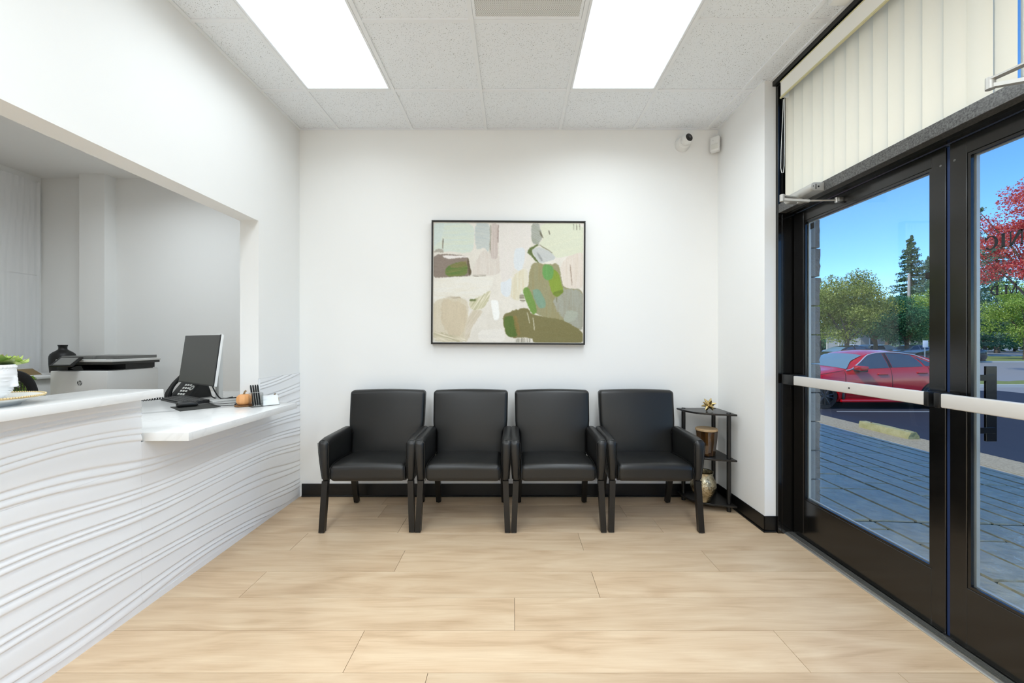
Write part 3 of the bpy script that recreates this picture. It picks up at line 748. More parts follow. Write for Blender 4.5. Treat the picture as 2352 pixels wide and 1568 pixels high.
stroke([(1310, 345), (1330, 348), (1480, 440), (1466, 446)], (128, 124, 98), 3, (30, 6), .5)
for xx in (1705, 1740, 1775): stroke([(xx, 110), (xx+8, 110), (xx+10, 180), (xx+4, 180)], (120, 116, 96), 2, (30, 6), V90)
stroke([(1185, 450), (1200, 395), (1300, 340), (1320, 352), (1250, 395), (1235, 440), (1335, 572), (1285, 545), (1225, 470)], (94, 108, 56), 7, (20, 8), .8)
stroke([(1230, 405), (1330, 368), (1470, 440), (1520, 508), (1328, 570), (1262, 470)], (207, 209, 206), 7, (40, 8), .35, (182, 186, 184))
stroke([(1300, 430), (1365, 520), (1345, 540), (1290, 450)], (150, 152, 150), 8, (20, 8), 1.0, None, .8)
stroke([(1205, 680), (1250, 545), (1400, 570), (1545, 555), (1572, 700), (1600, 840), (1840, 845), (1840, 1345), (1500, 1220), (1255, 1120), (1180, 860), (1205, 800)], (158, 154, 118), 8, (22, 22), V90, (146, 138, 98))
stroke([(1560, 850), (1840, 845), (1840, 1345), (1620, 1230), (1480, 1010)], (166, 167, 154), 22, (16, 24), V90, (152, 150, 132))
stroke([(1555, 575), (1680, 462), (1840, 425), (1840, 842), (1640, 835), (1600, 820)], (227, 217, 206), 8, (12, 16), V90, (216, 204, 190))
stroke([(1670, 570), (1680, 570), (1702, 815), (1694, 815)], (150, 128, 108), 4, (20, 8), V90)
stroke([(905, 1180), (940, 1125), (1190, 1050), (1250, 1150), (1600, 1190), (1840, 1345), (1840, 1470), (1260, 1470), (1225, 1400), (960, 1408)], (126, 120, 76), 9, (14, 26), .1, (118, 111, 66))
stroke([(908, 1178), (1030, 1145), (1070, 1250), (1085, 1388), (965, 1402)], (82, 106, 38), 6, (12, 20), V90)
stroke([(1020, 1150), (1075, 1150), (1110, 1380), (1075, 1385)], (138, 116, 62), 12, (16, 14), V90, None, .8)
stroke([(1122, 865), (1200, 815), (1312, 1095), (1250, 1160)], (112, 147, 66), 5, (14, 16), 1.2)
stroke([(1232, 860), (1325, 845), (1408, 1010), (1385, 1068), (1310, 1068)], (127, 157, 134), 4, (8, 18), 1.1)
stroke([(1425, 755), (1480, 610), (1555, 680), (1575, 795), (1600, 850), (1570, 915), (1520, 940), (1465, 890)], (133, 156, 50), 4, (12, 16), V90)
stroke([(1360, 580), (1425, 568), (1490, 600), (1480, 730), (1420, 758), (1360, 710)], (104, 157, 84), 4, (8, 16), V90)
stroke([(1462, 895), (1600, 850), (1595, 895), (1525, 945)], (112, 132, 40), 4, (10, 10), 0)
stroke([(1518, 940), (1528, 940), (1526, 1005), (1520, 1005)], (120, 118, 84), 2, (10, 10), V90)
stroke([(1640, 1080), (1765, 1100), (1760, 1190), (1640, 1240), (1598, 1190)], (170, 175, 160), 12, (10, 18), 0)
stroke([(1185, 1110), (1194, 1112), (1222, 1240), (1214, 1240)], (206, 202, 182), 2, (8, 8), V90)
stroke([(1250, 1175), (1260, 1178), (1276, 1318), (1268, 1318)], (214, 210, 192), 2, (8, 8), V90)
stroke([(1095, 905), (1145, 905), (1170, 1000), (1105, 1000)], (120, 112, 88), 4, (70, 6), 0, (224, 219, 208), .85)
stroke([(1050, 1410), (1250, 1405), (1260, 1470), (1050, 1470)], (170, 166, 150), 12, (50, 8), V90, (222, 216, 206))
cv += ((nD(U/9, Vv/5)-.5)*9+(nB(U/4, Vv/4)-.5)*6)[..., None]
pic = thing('picture', (-.0485, YB-.03, 1.776), 'large abstract painting in green and cream, thin black frame', 'painting')
pic.rotation_euler = (0, math.radians(.3), 0)
PWd, PHt = .633, .509
g = G()
for q in ((-PWd, PWd, PHt-.012, PHt), (-PWd, PWd, -PHt, -PHt+.012), (-PWd, -PWd+.011, -PHt+.012, PHt-.012), (PWd-.011, PWd, -PHt+.012, PHt-.012)):
    g.box(q[0], q[1], -.022, .029, q[2], q[3], bev=.0015, seg=1)
part('frame', g, mat('frame_black', (20, 18, 14), .4), pic)
xs = np.linspace(-PWd+.017, PWd-.017, NXc); zs = np.linspace(PHt-.018, -PHt+.018, NYc)
Xc, Zc = np.meshgrid(xs, zs, indexing='ij'); Vc = np.stack([Xc, np.full_like(Xc, -.012), Zc], -1).reshape(-1, 3)
ii = np.arange(NXc*NYc).reshape(NXc, NYc); Fc = np.stack([ii[:-1, :-1], ii[:-1, 1:], ii[1:, 1:], ii[1:, :-1]], -1).reshape(-1, 4)
can = npmesh('canvas', Vc, Fc, attr_mat('painted_canvas'), pic)
ca = can.data.color_attributes.new('Col', 'FLOAT_COLOR', 'POINT')
c01 = np.clip(cv.reshape(-1, 3)/255, 0, 1); c01 = np.where(c01 <= .04045, c01/12.92, ((c01+.055)/1.055)**2.4)
ca.data.foreach_set('color', np.concatenate([c01, np.ones((len(c01), 1))], 1).astype(np.float32).ravel())
part('backing', G().box(-PWd+.012, PWd-.012, -.010, .02, -PHt+.013, PHt-.013), mat('canvas_edge', (226, 222, 212), .8), pic)

# ------------------------------------------------------------------ armchairs
CY = 2.95
def make_chair():
    r = thing('armchair', (0, CY, 0), '', 'chair')
    def dseat(q):
        x, y, z = q; u = x/.258; vv = (y+.045)/.215
        top = 1 if z > 0 else 0
        zz = z+.398+(0.014*(1-u*u)*(1-min(1, abs(vv))**2) if top else 0)
        return (x*(1-.03*max(0, vv)), y-.045, zz-.012*max(0, vv)*top)
    part('seat', G().soft(.258, .212, .058, .034, 8, dseat), LEATHER, r, angle=80)
    def dback(q):
        x, y, z = q; Z = z+.63                      # .36 .. .90
        k = max(0, min(1, (.636-Z)/.03)); k = k*k*(3-2*k); sx = 1-.088*k
        top = max(0, (Z-.80)/.1)
        fr = .018*(1-(x/.292)**2)*(1-((Z-.66)/.27)**2) if y < 0 else 0
        zc = Z+.010*(1-(x/.292)**2)*top
        return (x*sx*(1+.012*(Z-.7)/.2), y-fr+.172+(Z-.45)*.16, zc)
    part('backrest', G().soft(.292, .040, .272, .026, 12, dback), LEATHER, r, angle=80)
    for s in (-1, 1):
        def darm(q):
            x, y, z = q            # x thickness .036, y half .21, z half .15
            t = (z+.15)/.30; f = (.21-y)/.42       # t: 0 bottom..1 top, f: 1 front
            lowb = .335 if f > .86 else .335+.07*(1-f/.86)
            Z = lowb+(.633-lowb)*t
            Z -= .012*max(0, f-.82)/.18 if t > .5 else 0
            th = .66+.37*t
            front = .012*math.sin(t*PI)*max(0, f-.6)/.4
            return (s*(.288+.010*t)+x*th, y*1.05-.034-front+(.018*(1-t) if f > .5 else 0), Z)
        a = part('arm', G().soft(.036, .215, .15, .030, 8, darm), LEATHER, r, angle=80)
        pts = []
        for k in range(17):
            if k < 5: x, z = -.036, -.13+.065*k
            elif k < 12:
                an = PI-(k-4)*PI/8; x, z = .034*math.cos(an), .116+.034*math.sin(an)
            else: x, z = .036, .13-.065*(k-12)
            p = darm(Vector((x*1.02, -.197, z))); pts.append(p)
        part('piping', G().tube(pts, .0022, 5), LEATHER, a)
        def leg(x0, y0, z0, w0, d0, x1, y1, w1, d1):
            return G().hexa([(x1-w1, y1-d1, .006), (x1+w1, y1-d1, .006), (x1+w1, y1+d1, .006), (x1-w1, y1+d1, .006), (x0-w0, y0-d0, z0), (x0+w0, y0-d0, z0), (x0+w0, y0+d0, z0), (x0-w0, y0+d0, z0)])
        l = part('leg', leg(s*.289, -.225, .345, .0195, .018, s*.303, -.246, .0185, .018), LEGM, r, normals=True)
        part('foot_glide', G().cyl((s*.303, -.246, 0), (s*.303, -.246, .007), .012, n=10), ALU, l)
        l = part('leg', leg(s*.255, .15, .37, .022, .022, s*.262, .262, .018, .018), LEGM, r, normals=True)
        part('foot_glide', G().cyl((s*.262, .262, 0), (s*.262, .262, .007), .012, n=10), BLKP, l)
    for s in (-1, 1):
        pts = [(s*.252, -.252, .352), (s*.252, -.258, .40), (s*.251, -.245, .437), (s*.25, -.20, .452), (s*.247, -.05, .456), (s*.243, .10, .448)]
        part('piping', G().tube(pts, .002, 5), LEATHER, r)
    part('apron', G().box(-.25, .25, -.20, .17, .335, .345), LEGM, r)
    return r
ch0 = make_chair()
chx = (-.998, -.346, .300, .963)
labs = ('black leather armchair beside the white wave counter, first from the counter', 'black leather armchair under the left edge of the painting, second from the counter',
        'black leather armchair under the right half of the painting, second from the corner shelf', 'black leather armchair beside the corner shelf, nearest the glass doors')
for i, (x, l) in enumerate(zip(chx, labs)):
    c = ch0 if i == 0 else copy_tree(ch0)
    c.location = (x, CY, 0); c['label'] = l; c['group'] = 'armchairs along the back wall'
    c.rotation_euler = (0, 0, math.radians((.8, -.3, .2, -.9)[i]))

# ------------------------------------------------------------------ corner shelf
cs = thing('corner_shelf', (1.52, 3.17, 0), 'black three-tier corner shelf with tube posts beside the last armchair', 'shelf')
BSH = mat('black_laminate', (22, 20, 18), .3)
def shelf_poly():
    c = (1.668, 3.296); P = [c, (1.34, 3.296), (1.345, 3.262)]
    for k in range(1, 10):
        a = PI+ (PI/2)*k/10
        P.append((1.605+.255*math.cos(a), 3.235+.225*math.sin(a)))
    P += [(1.635, 2.99), (1.668, 2.985)]
    return P
for z in (.745, .402, .058):
    part('shelf_board', G().prism(shelf_poly(), 'z', z-.014, z, bev=.002, seg=1), BSH, cs, world=True, normals=True)
for (x, y) in ((1.383, 3.262), (1.628, 3.262), (1.632, 3.035)):
    p = part('post', G().cyl((x, y, 0), (x, y, .744), .0155, n=16), BLKP, cs, world=True)
    g = part('post_cap', G().cyl((x, y, .745), (x, y, .751), .018, .014, n=16), BLKP, p); g.location = -wloc(p)
# gold star on top shelf
st = thing('star_ornament', (1.525, 3.13, .745), 'gold spiky star ornament on top of the corner shelf', 'ornament')
GOLD = mat('antique_gold', (196, 172, 118), .28, 1.0, bump=(60, .3, .002))
g = G(); dirs = []
for k in range(15):
    z = 1-2*(k+.5)/15; a = k*2.39996; dirs.append(Vector((math.sqrt(1-z*z)*math.cos(a), math.sqrt(1-z*z)*math.sin(a), z)))
g.ball((0, 0, 0), .027, 8)
for d in dirs: g.tube([d*.012, d*.032, d*.054], [.019, .010, .003], 8)
zmin = min(v.co.z for v in g.bm.verts)
part('star_body', g, GOLD, st).location = (0, 0, -zmin)
# amber glass candle with wooden lid
cd = thing('candle_jar', (1.512, 3.14, .402), 'amber glass candle jar with wooden lid on the middle shelf tier', 'candle')
AMB = mat('amber_glass', (88, 58, 24), .08, 0, .8, coat=.6, var=(7, (30, 18, 8), .55, (4, 4, .6)))
part('jar', G().lathe([(.052, 0), (.061, .004), (.064, .04), (.074, .12), (.079, .19)], 20, rfun=lambda a, z: 1+.035*math.cos(a*10)), AMB, cd, angle=12)
part('lid', G().lathe([(.076, .1905), (.082, .194), (.082, .206), (.079, .209)], 28), mat('pale_wood', (198, 170, 132), .6, var=(8, (176, 144, 104), .3, (2, 14, 2))), cd)
part('foil_base', G().lathe([(.049, -.0), (.052, 0.0005)], 16), BLKP, cd)
# gold crackle vase
vs = thing('vase', (1.468, 3.10, .058), 'gold crackled mercury glass vase on the bottom shelf tier behind the chair leg', 'vase')
MERC = mat('mercury_glass', (226, 218, 192), .26, 1.0, bump=(70, 1.0, .006), var=(60, (150, 134, 96), .5, (1, 1, 1)))
part('body', G().lathe([(.048, 0), (.052, .006), (.05, .018), (.062, .04), (.085, .08), (.094, .115), (.09, .15), (.074, .185), (.068, .20), (.072, .226), (.068, .227), (.062, .20), (.07, .16), (.05, .06), (.01, .03)], 30), MERC, vs, angle=60)
part('rim', G().lathe([(.071, .224), (.074, .226), (.0745, .229), (.0695, .231), (.067, .227)], 30, cap=False), mat('dark_silver', (120, 112, 92), .2, 1.0), vs, angle=60)

# ------------------------------------------------------------------ wall devices
cm = thing('security_camera', (1.40, YB, 2.93), 'white turret security camera on the back wall near the ceiling corner', 'camera')
part('base', G().lathe([(.062, 0), (.062, .02), (.050, .05), (.042, .055)], 32, M=Matrix.Rotation(PI/2, 4, 'X')), WHITEP, cm)
D = Vector((.25, -.85, .12)).normalized(); R = D.to_track_quat('Z', 'Y').to_matrix().to_4x4(); T = Matrix.Translation((.008, -.062, .010))
b = part('ball', G().lathe([(.012, -.045), (.036, -.03), (.046, 0), (.042, .022), (.034, .036)], 28, M=T @ R), WHITEP, cm)
part('lens_window', G().lathe([(.033, .034), (.031, .039), (.02, .0415), (.0, .042)], 26, M=T @ R, cap=False), mat('gloss_black', (6, 6, 6), .08, 0, .6), b)
part('lens', G().lathe([(.011, .042), (.011, .0455), (.006, .046)], 16, M=T @ R), GREYP, b)
ms = thing('motion_sensor', (1.655, YB-.045, 2.985), 'white motion sensor in the ceiling corner of the back wall', 'sensor')
Mz = Matrix.Rotation(math.radians(-40), 4, 'Z')
part('body', G().soft(.036, .022, .062, .010, 3, lambda q: Mz @ Vector((q.x, q.y-.006*(q.z < 0), q.z-.075))), WHITEP, ms)
part('lens', G().soft(.025, .004, .022, .003, 2, lambda q: Mz @ Vector((q.x, q.y-.0255, q.z-.098))), mat('sensor_lens', (222, 222, 216), .3), ms)
part('led', G().cyl(Mz @ Vector((-.012, -.0225, -.045)), Mz @ Vector((-.012, -.0215, -.045)), .002, n=8), GREYP, ms)

# ------------------------------------------------------------------ reception objects
ZD = .85
# monitor
MX = thing('monitor', (-2.235, 3.03, ZD), 'black screen monitor on a white stand on the desk top', 'monitor', rz=math.atan2(-.335, .527))
# local x along the screen, local -y faces the receptionist
tilt = Matrix.Rotation(math.radians(-7), 4, 'X'); TM = Matrix.Translation((0, -.125, .31)) @ tilt
part('screen', G().box(-.306, .306, -.0085, .001, -.178, .178, bev=.002, seg=1, M=TM), mat('screen_black', (66, 65, 61), .3, 0, .6), MX)
part('casing', G().box(-.309, .309, -.007, .012, -.181, .181, bev=.003, M=TM).box(-.12, .12, .012, .035, -.12, .12, bev=.01, M=TM), WHITEP, MX)
part('bezel', G().box(.297, .3085, -.0088, -.003, -.18, .18, M=TM).box(-.3085, .3085, -.0088, -.003, -.1808, -.172, M=TM), BLKP, MX)
part('stand_neck', G().box(-.03, .03, -.018, .012, .008, .50, bev=.004), WHITEP, MX)
part('stand_bracket', G().box(-.03, .03, -.09, -.015, .28, .34, bev=.004), WHITEP, MX)
part('stand_base', G().box(-.12, .12, -.09, .08, 0, .009, bev=.003), WHITEP, MX)
# phone
ph = thing('desk_phone', (-2.56, 3.16, ZD), 'black desk phone with handset and white keys beside the monitor', 'phone', rz=math.radians(-22))
tl = Matrix.Translation((0, -.02, .075)) @ Matrix.Rotation(math.radians(52), 4, 'X')
base = part('base', G().box(-.115, .115, -.105, .105, -.014, .014, bev=.006, M=tl), BLKP, ph)
part('foot', G().prism([(-.07, 0), (.10, 0), (.07, .12), (.03, .12)], 'x', -.09, .09), BLKP, ph, normals=True)
KEY = mat('key_white', (214, 214, 208), .5)
for i in range(4):
    for j in range(3):
        part('key', G().box(-.032+.031*j, -.011+.031*j, -.07+.027*i, -.055+.027*i, .0135, .017, M=tl), KEY, base)
part('navigation_ring', G().lathe([(.011, .0135), (.022, .0135), (.022, .018), (.011, .018), (.011, .0135)], 20, c=(.078, -.005, 0), M=tl, cap=False), KEY, base)
part('display', G().box(-.03, .10, .055, .095, .0135, .016, M=tl), GREYP, base)
pts = [tl @ Vector((-.09, y, .03+.028*(1-(y/.11)**2))) for y in [-.11+.022*i for i in range(11)]]
part('handset', G().tube(pts, [.020, .024, .021, .017, .016, .016, .016, .017, .021, .024, .02], 10), BLKP, ph)
cpts = [(-2.60+.012*math.cos(k*1.1)*0-.0-.16*(k/70), 3.08-.20*(k/70)+.008*math.sin(k*1.6), ZD+.013+.008*math.cos(k*1.6)) for k in range(71)]
part('coiled_cord', G().tube([Vector(p) for p in cpts], .0035, 5), BLKP, ph, world=False).matrix_parent_inverse = (Matrix.Translation(ph.location) @ Matrix.Rotation(math.radians(-22), 4, 'Z')).inverted()
# keyboard
ang = math.atan2(-.27, .42)
kb = thing('keyboard', (-2.42, 2.93, ZD), 'black computer keyboard lying on the desk top in front of the monitor', 'keyboard', rz=ang)
kt = Matrix.Rotation(math.radians(4), 4, 'X')
tr = part('tray', G().prism([(-.073, 0), (.075, 0), (.075, .024), (-.073, .012)], 'x', -.225, .225, bev=.003, seg=2), BLKP, kb, normals=True)
keym = None
for i in range(5):
    for j in range(15):
        if keym is None:
            keym = part('key', G().box(-.0125, .0125, -.0115, .0115, 0, .006, bev=.002, seg=1), GREYP, tr); k = keym
        else:
            k = keym.copy(); COL.objects.link(k)
        k.location = (-.203+.029*j, -.056+.027*i, .0125+.0019*i+.001)
# mouse pad and mouse
mp = part('mouse_pad', G().prism([(-2.305, 2.675), (-2.105, 2.515), (-1.975, 2.69), (-2.165, 2.84)], 'z', ZD, ZD+.003), mat('mouse_mat', (46, 46, 42), .8))
tag(mp, 'dark grey mouse pad lying on the white desk top', 'mouse pad')
ms2 = thing('mouse', (-2.20, 2.685, ZD+.003), 'black computer mouse resting on the mouse pad', 'mouse', rz=math.radians(-48))
part('shell', G().soft(.031, .058, .0185, .016, 5, lambda q: (q.x*(1-.12*(q.y/.058)**2), q.y, (q.z+.0185)*(1-.35*max(0, q.y/.058)**2)+.0)), mat('mouse_black', (30, 30, 29), .3), ms2, angle=80)
part('wheel', G().cyl((-.003, .033, .031), (.003, .033, .031), .006, n=12), GREYP, ms2)
# pumpkins
def pumpkin(name, loc, r, h, m, stemm, label, n=10):
    t = thing(name, loc, label, 'pumpkin')
    prof = [(.25, 0), (.7, .03), (.95, .22), (1.0, .48), (.92, .75), (.62, .94), (.28, .97), (.12, .93)]
    part('shell', G().lathe([(p*r, q*h) for p, q in prof], n*6, rfun=lambda a, z: 1-.06*abs(math.sin(a*n/2))**.7*0-.07*(1-abs(math.sin(a*n/2)))), m, t, angle=75)
    part('stem', G().tube([(0, 0, h*.9), (0.002, 0, h*1.05), (.006, 0, h*1.2), (.014, .0, h*1.27)], [r*.2, r*.13, r*.12, r*.15], 8), stemm, t)
    return t
STM = mat('dry_stem', (150, 128, 96), .8)
sl_ = tag(part('wood_slice', G().lathe([(.052, 0), (.056, .003), (.055, .009), (.050, .010)], 24, c=(-1.845, 2.725, ZD), rfun=lambda a, z: 1+.04*math.sin(3*a)+.03*math.sin(7*a)), mat('bark', (150, 108, 66), .9, bump=(90, .6, .003), var=(60, (96, 66, 38), .3))), 'round wood slice under the orange pumpkin', 'coaster')
pumpkin('pumpkin', (-1.845, 2.725, ZD+.010), .046, .074, mat('orange_skin', (226, 150, 82), .45, var=(14, (238, 178, 120), .4, (1, 1, .25))), STM, 'small orange pumpkin on a wood slice at the desk end')
pumpkin('pumpkin', (-1.712, 2.842, ZD), .034, .055, mat('gold_skin', (172, 142, 98), .4, .3), STM, 'tiny brown stemmed pumpkin behind the clear card holder')
# acrylic pen box + pens + card holder
def acr_box(t, w, d, h, th=.003):
    g = G(); g.box(-w, w, -d, d, 0, th); g.box(-w, w, -d, -d+th, th, h); g.box(-w, w, d-th, d, th, h); g.box(-w, -w+th, -d+th, d-th, th, h); g.box(w-th, w, -d+th, d-th, th, h)
    return part('box', g, ACRYL, t, smooth=False)
ha = math.atan2(.115, .103)
pb = thing('pen_holder', (-1.748, 2.702, ZD), 'clear acrylic pen box standing at the desk end', 'pen holder', rz=ha)
acr_box(pb, .034, .036, .095)
RM = Matrix.Translation(pb.location) @ Matrix.Rotation(ha, 4, 'Z')
for k in range(4):
    b0 = RM @ Vector((-.012+.0135*k, .012, .006)); b1 = RM @ Vector((-.030+.0135*k, .004, .148))
    pn = thing('pen', b0, 'black pen leaning in the clear pen box, %s from the pumpkin' % ('first', 'second', 'third', 'fourth')[k], 'pen', group='black pens in the pen box')
    d = b1-b0
    part('barrel', G().tube([d*0, d*.03, d*.62], [.002, .0055, .0055], 10), BLKP, pn)
    part('band', G().tube([d*.62, d*.645], .0058, 10), ALU, pn)
    part('cap', G().tube([d*.645, d*.93, d], [.0056, .0052, .003], 10), BLKP, pn)
ch_ = thing('card_holder', (-1.690, 2.765, ZD), 'clear acrylic card holder with white cards beside the pen box', 'card holder', rz=ha)
g = G(); g.box(-.055, .055, -.022, .022, 0, .003); g.prism([(-.022, .003), (-.019, .003), (.008, .06), (.005, .06)], 'x', -.055, .055); g.prism([(-.008, .003), (-.005, .003), (.021, .075), (.018, .075)], 'x', -.055, .055)
part('stand', g, ACRYL, ch_, smooth=False)
cs_ = part('card_stack', G().prism([(-.017, .004), (-.0095, .004), (.0175, .068), (.0105, .068)], 'x', -.050, .050), mat('card_white', (240, 240, 238), .6), ch_, smooth=False, normals=True)
part('print', G().box(-.045, -.02, -.0035, -.0030, .040, .0405), GREYP, cs_)
# cables
cb = thing('cable', (-2.0, 3.05, ZD), 'tangle of black cables on the desk top behind the pumpkin', 'cable')
def cable(pts, r=.0035):
    P = [Vector(p) for p in pts]; out = []
    for i in range(len(P)-1):
        p0, p1, p2, p3 = P[max(i-1, 0)], P[i], P[i+1], P[min(i+2, len(P)-1)]
        for k in range(8):
            t = k/8; out.append(.5*((2*p1)+(-p0+p2)*t+(2*p0-5*p1+4*p2-p3)*t*t+(-p0+3*p1-3*p2+p3)*t**3))
    out.append(P[-1]); return G().tube(out, r, 6)
z = ZD+.004
part('wire', cable([(-2.27, 2.98, 1.0), (-2.24, 2.98, .93), (-2.22, 3.0, .875), (-2.20, 3.02, z+.004), (-2.12, 3.05, z+.01), (-2.05, 3.1, z+.014), (-1.99, 3.16, z+.02), (-1.95, 3.25, z+.01)], .0045), BLKP, cb, world=True)
part('wire', cable([(-2.12, 3.16, z), (-2.08, 3.10, z+.012), (-2.02, 3.05, z+.018), (-1.97, 2.95, z+.012), (-1.945, 2.86, z+.004), (-1.94, 2.80, z)], .0045), BLKP, cb, world=True)
part('wire', cable([(-2.14, 3.12, z), (-2.06, 3.14, z+.014), (-2.0, 3.05, z+.012), (-1.96, 2.9, z+.006), (-1.945, 2.78, z)], .004), BLKP, cb, world=True)
part('wire', cable([(-2.27, 2.93, z), (-2.20, 2.86, z), (-2.10, 2.80, z), (-2.02, 2.82, z), (-1.97, 2.9, z), (-1.99, 2.98, z)], .002), BLKP, cb, world=True)
part('wire', cable([(-2.09, 2.75, z), (-2.0, 2.72, z), (-1.93, 2.74, z), (-1.92, 2.76, z)], .002), BLKP, cb, world=True)
part('wire', cable([(-2.31, 2.99, .99), (-2.29, 3.0, .93), (-2.28, 3.02, .87), (-2.22, 3.06, z+.002), (-2.17, 3.08, z+.01)], .0045), BLKP, cb, world=True)

# printer
pr = thing('printer', (-3.85, 3.78, 0), 'white office printer with black scanner top on its cabinet behind the counter', 'printer')
PG = mat('printer_white', (226, 226, 224), .5)
part('cabinet', G().box(-4.10, -3.60, 3.54, 4.03, .03, .60, bev=.01).box(-4.08, -3.62, 3.56, 4.01, 0, .03), PG, pr, world=True)
bd = part('body', G().box(-4.105, -3.597, 3.53, 4.035, .605, 1.03, bev=.008), PG, pr, world=True)
part('output_tray', G().box(-4.06, -3.62, 3.56, 4.0, 1.0305, 1.036), GREYP, pr, world=True)
part('rear_column', G().box(-4.07, -3.62, 3.72, 4.02, 1.036, 1.085).box(-4.08, -3.98, 3.56, 3.72, 1.036, 1.085, bev=.004), BLKP, pr, world=True)
sn = part('scanner', G().box(-4.09, -3.585, 3.56, 4.04, 1.085, 1.108, bev=.004), mat('scanner_grey', (48, 48, 46), .4), pr, world=True)
part('scanner_lid', G().box(-4.085, -3.58, 3.555, 4.045, 1.108, 1.131, bev=.003), PG, pr, world=True)
part('feeder', G().box(-4.085, -3.80, 3.60, 4.03, 1.132, 1.160, bev=.004), mat('feeder_grey', (110, 110, 107), .4), pr, world=True)
part('feeder_tray', G().box(-3.80, -3.60, 3.63, 4.02, 1.150, 1.160).box(-3.80, -3.606, 3.63, 3.64, 1.132, 1.15).box(-3.606, -3.60, 3.63, 4.02, 1.132, 1.15).box(-3.68, -3.62, 3.60, 3.64, 1.1315, 1.137), mat('feeder_grey', (110, 110, 107), .4), pr, world=True)
part('stapler_flap', G().prism([(-3.96, 1.05), (-3.90, 1.075), (-3.86, 1.075), (-3.84, 1.037), (-3.91, 1.037)], 'y', 3.56, 3.72), BLKP, pr, world=True, normals=True)
RT = Matrix.Translation((-3.93, 3.505, 1.112)) @ Matrix.Rotation(math.radians(40), 4, 'X')
cp = part('control_panel', G().box(-.10, .10, -.06, .06, -.008, .008, bev=.004, M=RT), BLKP, pr, world=True)
s = part('screen', G().box(-.075, .075, -.045, .045, .008, .0095, M=RT), mat('panel_screen', (122, 122, 118), .25), cp); s.location = -wloc(cp)
# round printed emblem: ring with italic h p
zc, xc, yy = .925, -3.842, 3.5292
RD = .0215
def arcseg(g, cx, cz, r0, r1, a0, a1, n=12):
    for k in range(n):
        A, B = a0+(a1-a0)*k/n, a0+(a1-a0)*(k+1)/n
        g.prism([(cx+r0*math.cos(A), cz+r0*math.sin(A)), (cx+r1*math.cos(A), cz+r1*math.sin(A)), (cx+r1*math.cos(B), cz+r1*math.sin(B)), (cx+r0*math.cos(B), cz+r0*math.sin(B))], 'y', yy-.0006, yy)
LG = mat('emblem_dark', (44, 46, 48), .5)
g = G().cyl((xc, yy-.0006, zc), (xc, yy, zc), RD, n=40)
e1 = part('emblem', g, LG, bd, world=True)
g = G(); k = .30; yy2 = yy-.0007
def para(x0, x1, z0, z1): g.prism([(xc+x0+k*z0, zc+z0), (xc+x1+k*z0, zc+z0), (xc+x1+k*z1, zc+z1), (xc+x0+k*z1, zc+z1)], 'y', yy2-.0006, yy2)
para(-.0125, -.0085, -.0135, .0265); para(-.0085, -.003, .0085, .0125); para(-.004, 0.0, -.0135, .0105)
para(.003, .007, -.0265, .0125); para(.007, .0135, .0085, .0125); para(.0125, .0165, -.0115, .0105); para(.007, .0135, -.0135, -.0095)
part('emblem_letters', g, PG, bd, world=True)
# black vase behind the printer, on a cabinet
cbn = thing('side_cabinet', (-4.78, 4.0, 0), 'low white cabinet at the reception back wall behind the mesh chair', 'cabinet')
part('carcass', G().box(-5.08, -4.45, 3.72, 4.19, 0, .94, bev=.004), PG, cbn, world=True)
part('top', G().box(-5.09, -4.42, 3.70, 4.19, .9405, .965, bev=.003), PG, cbn, world=True)
for i in range(2):
    dd = part('door', G().box(-5.07+.31*i, -4.77+.31*i, 3.70, 3.719, .04, .92, bev=.003), PG, cbn, world=True)
    hh = part('handle', G().box(-4.80+.06*i, -4.79+.06*i, 3.685, 3.70, .55, .68), ALU, dd); hh.location = -wloc(dd)
bv = thing('vase', (-4.545, 4.02, .965), 'matte black vase with short neck standing behind the printer', 'vase')
part('body', G().lathe([(.065, 0), (.09, .02), (.096, .10), (.097, .160), (.095, .180), (.087, .202), (.068, .221), (.046, .236), (.032, .25), (.031, .27), (.036, .29), (.031, .291), (.026, .26)], 32), mat('matte_black', (9, 9, 9), .5), bv, angle=60)
part('rim', G().lathe([(.033, .288), (.037, .289), (.037, .293), (.032, .293)], 32, cap=False), mat('matte_black', (9, 9, 9), .5), bv)
# decorative tray/box behind the chair
bx = thing('glass_box', (-4.84, 3.87, .965), 'shallow brown glass box on the cabinet behind the mesh chair', 'box')
part('body', G().hexa([(-.15, -.1, 0), (.15, -.1, 0), (.15, .1, 0), (-.15, .1, 0), (-.10, -.06, .06), (.10, -.06, .06), (.10, .06, .06), (-.10, .06, .06)]), mat('brown_glass', (150, 128, 92), .15, 0, .6), bx, smooth=False)
part('lid', G().box(-.10, .10, -.06, .06, .0605, .066), mat('lid_white', (220, 217, 210), .25), bx)
# potted plant by the cabinet
def leaf_blob(pts, size, normals_up=.4):
    n = len(pts); c = np.asarray(pts)
    d = rng.normal(size=(n, 3)); d[:, 2] += normals_up; d /= np.linalg.norm(d, axis=1)[:, None]
    t = rng.normal(size=(n, 3)); t -= (t*d).sum(1)[:, None]*d; t /= np.linalg.norm(t, axis=1)[:, None]
    b = np.cross(d, t); s = size*(.6+.8*rng.random((n, 1)))
    V = np.stack([c-t*s*.5, c-b*s*.28+t*s*.05, c+t*s*.55, c+b*s*.28+t*s*.05], 1).reshape(-1, 3)
    F = np.arange(n*4).reshape(n, 4)
    return V, F
pp = thing('potted_plant', (-4.50, 3.42, 0), 'leafy green plant seen through the black mesh chair back', 'plant')
part('pot', G().lathe([(.11, 0), (.13, .02), (.16, .30), (.165, .31), (.15, .315), (.145, .28)], 24), mat('terracotta_white', (214, 210, 202), .6), pp)
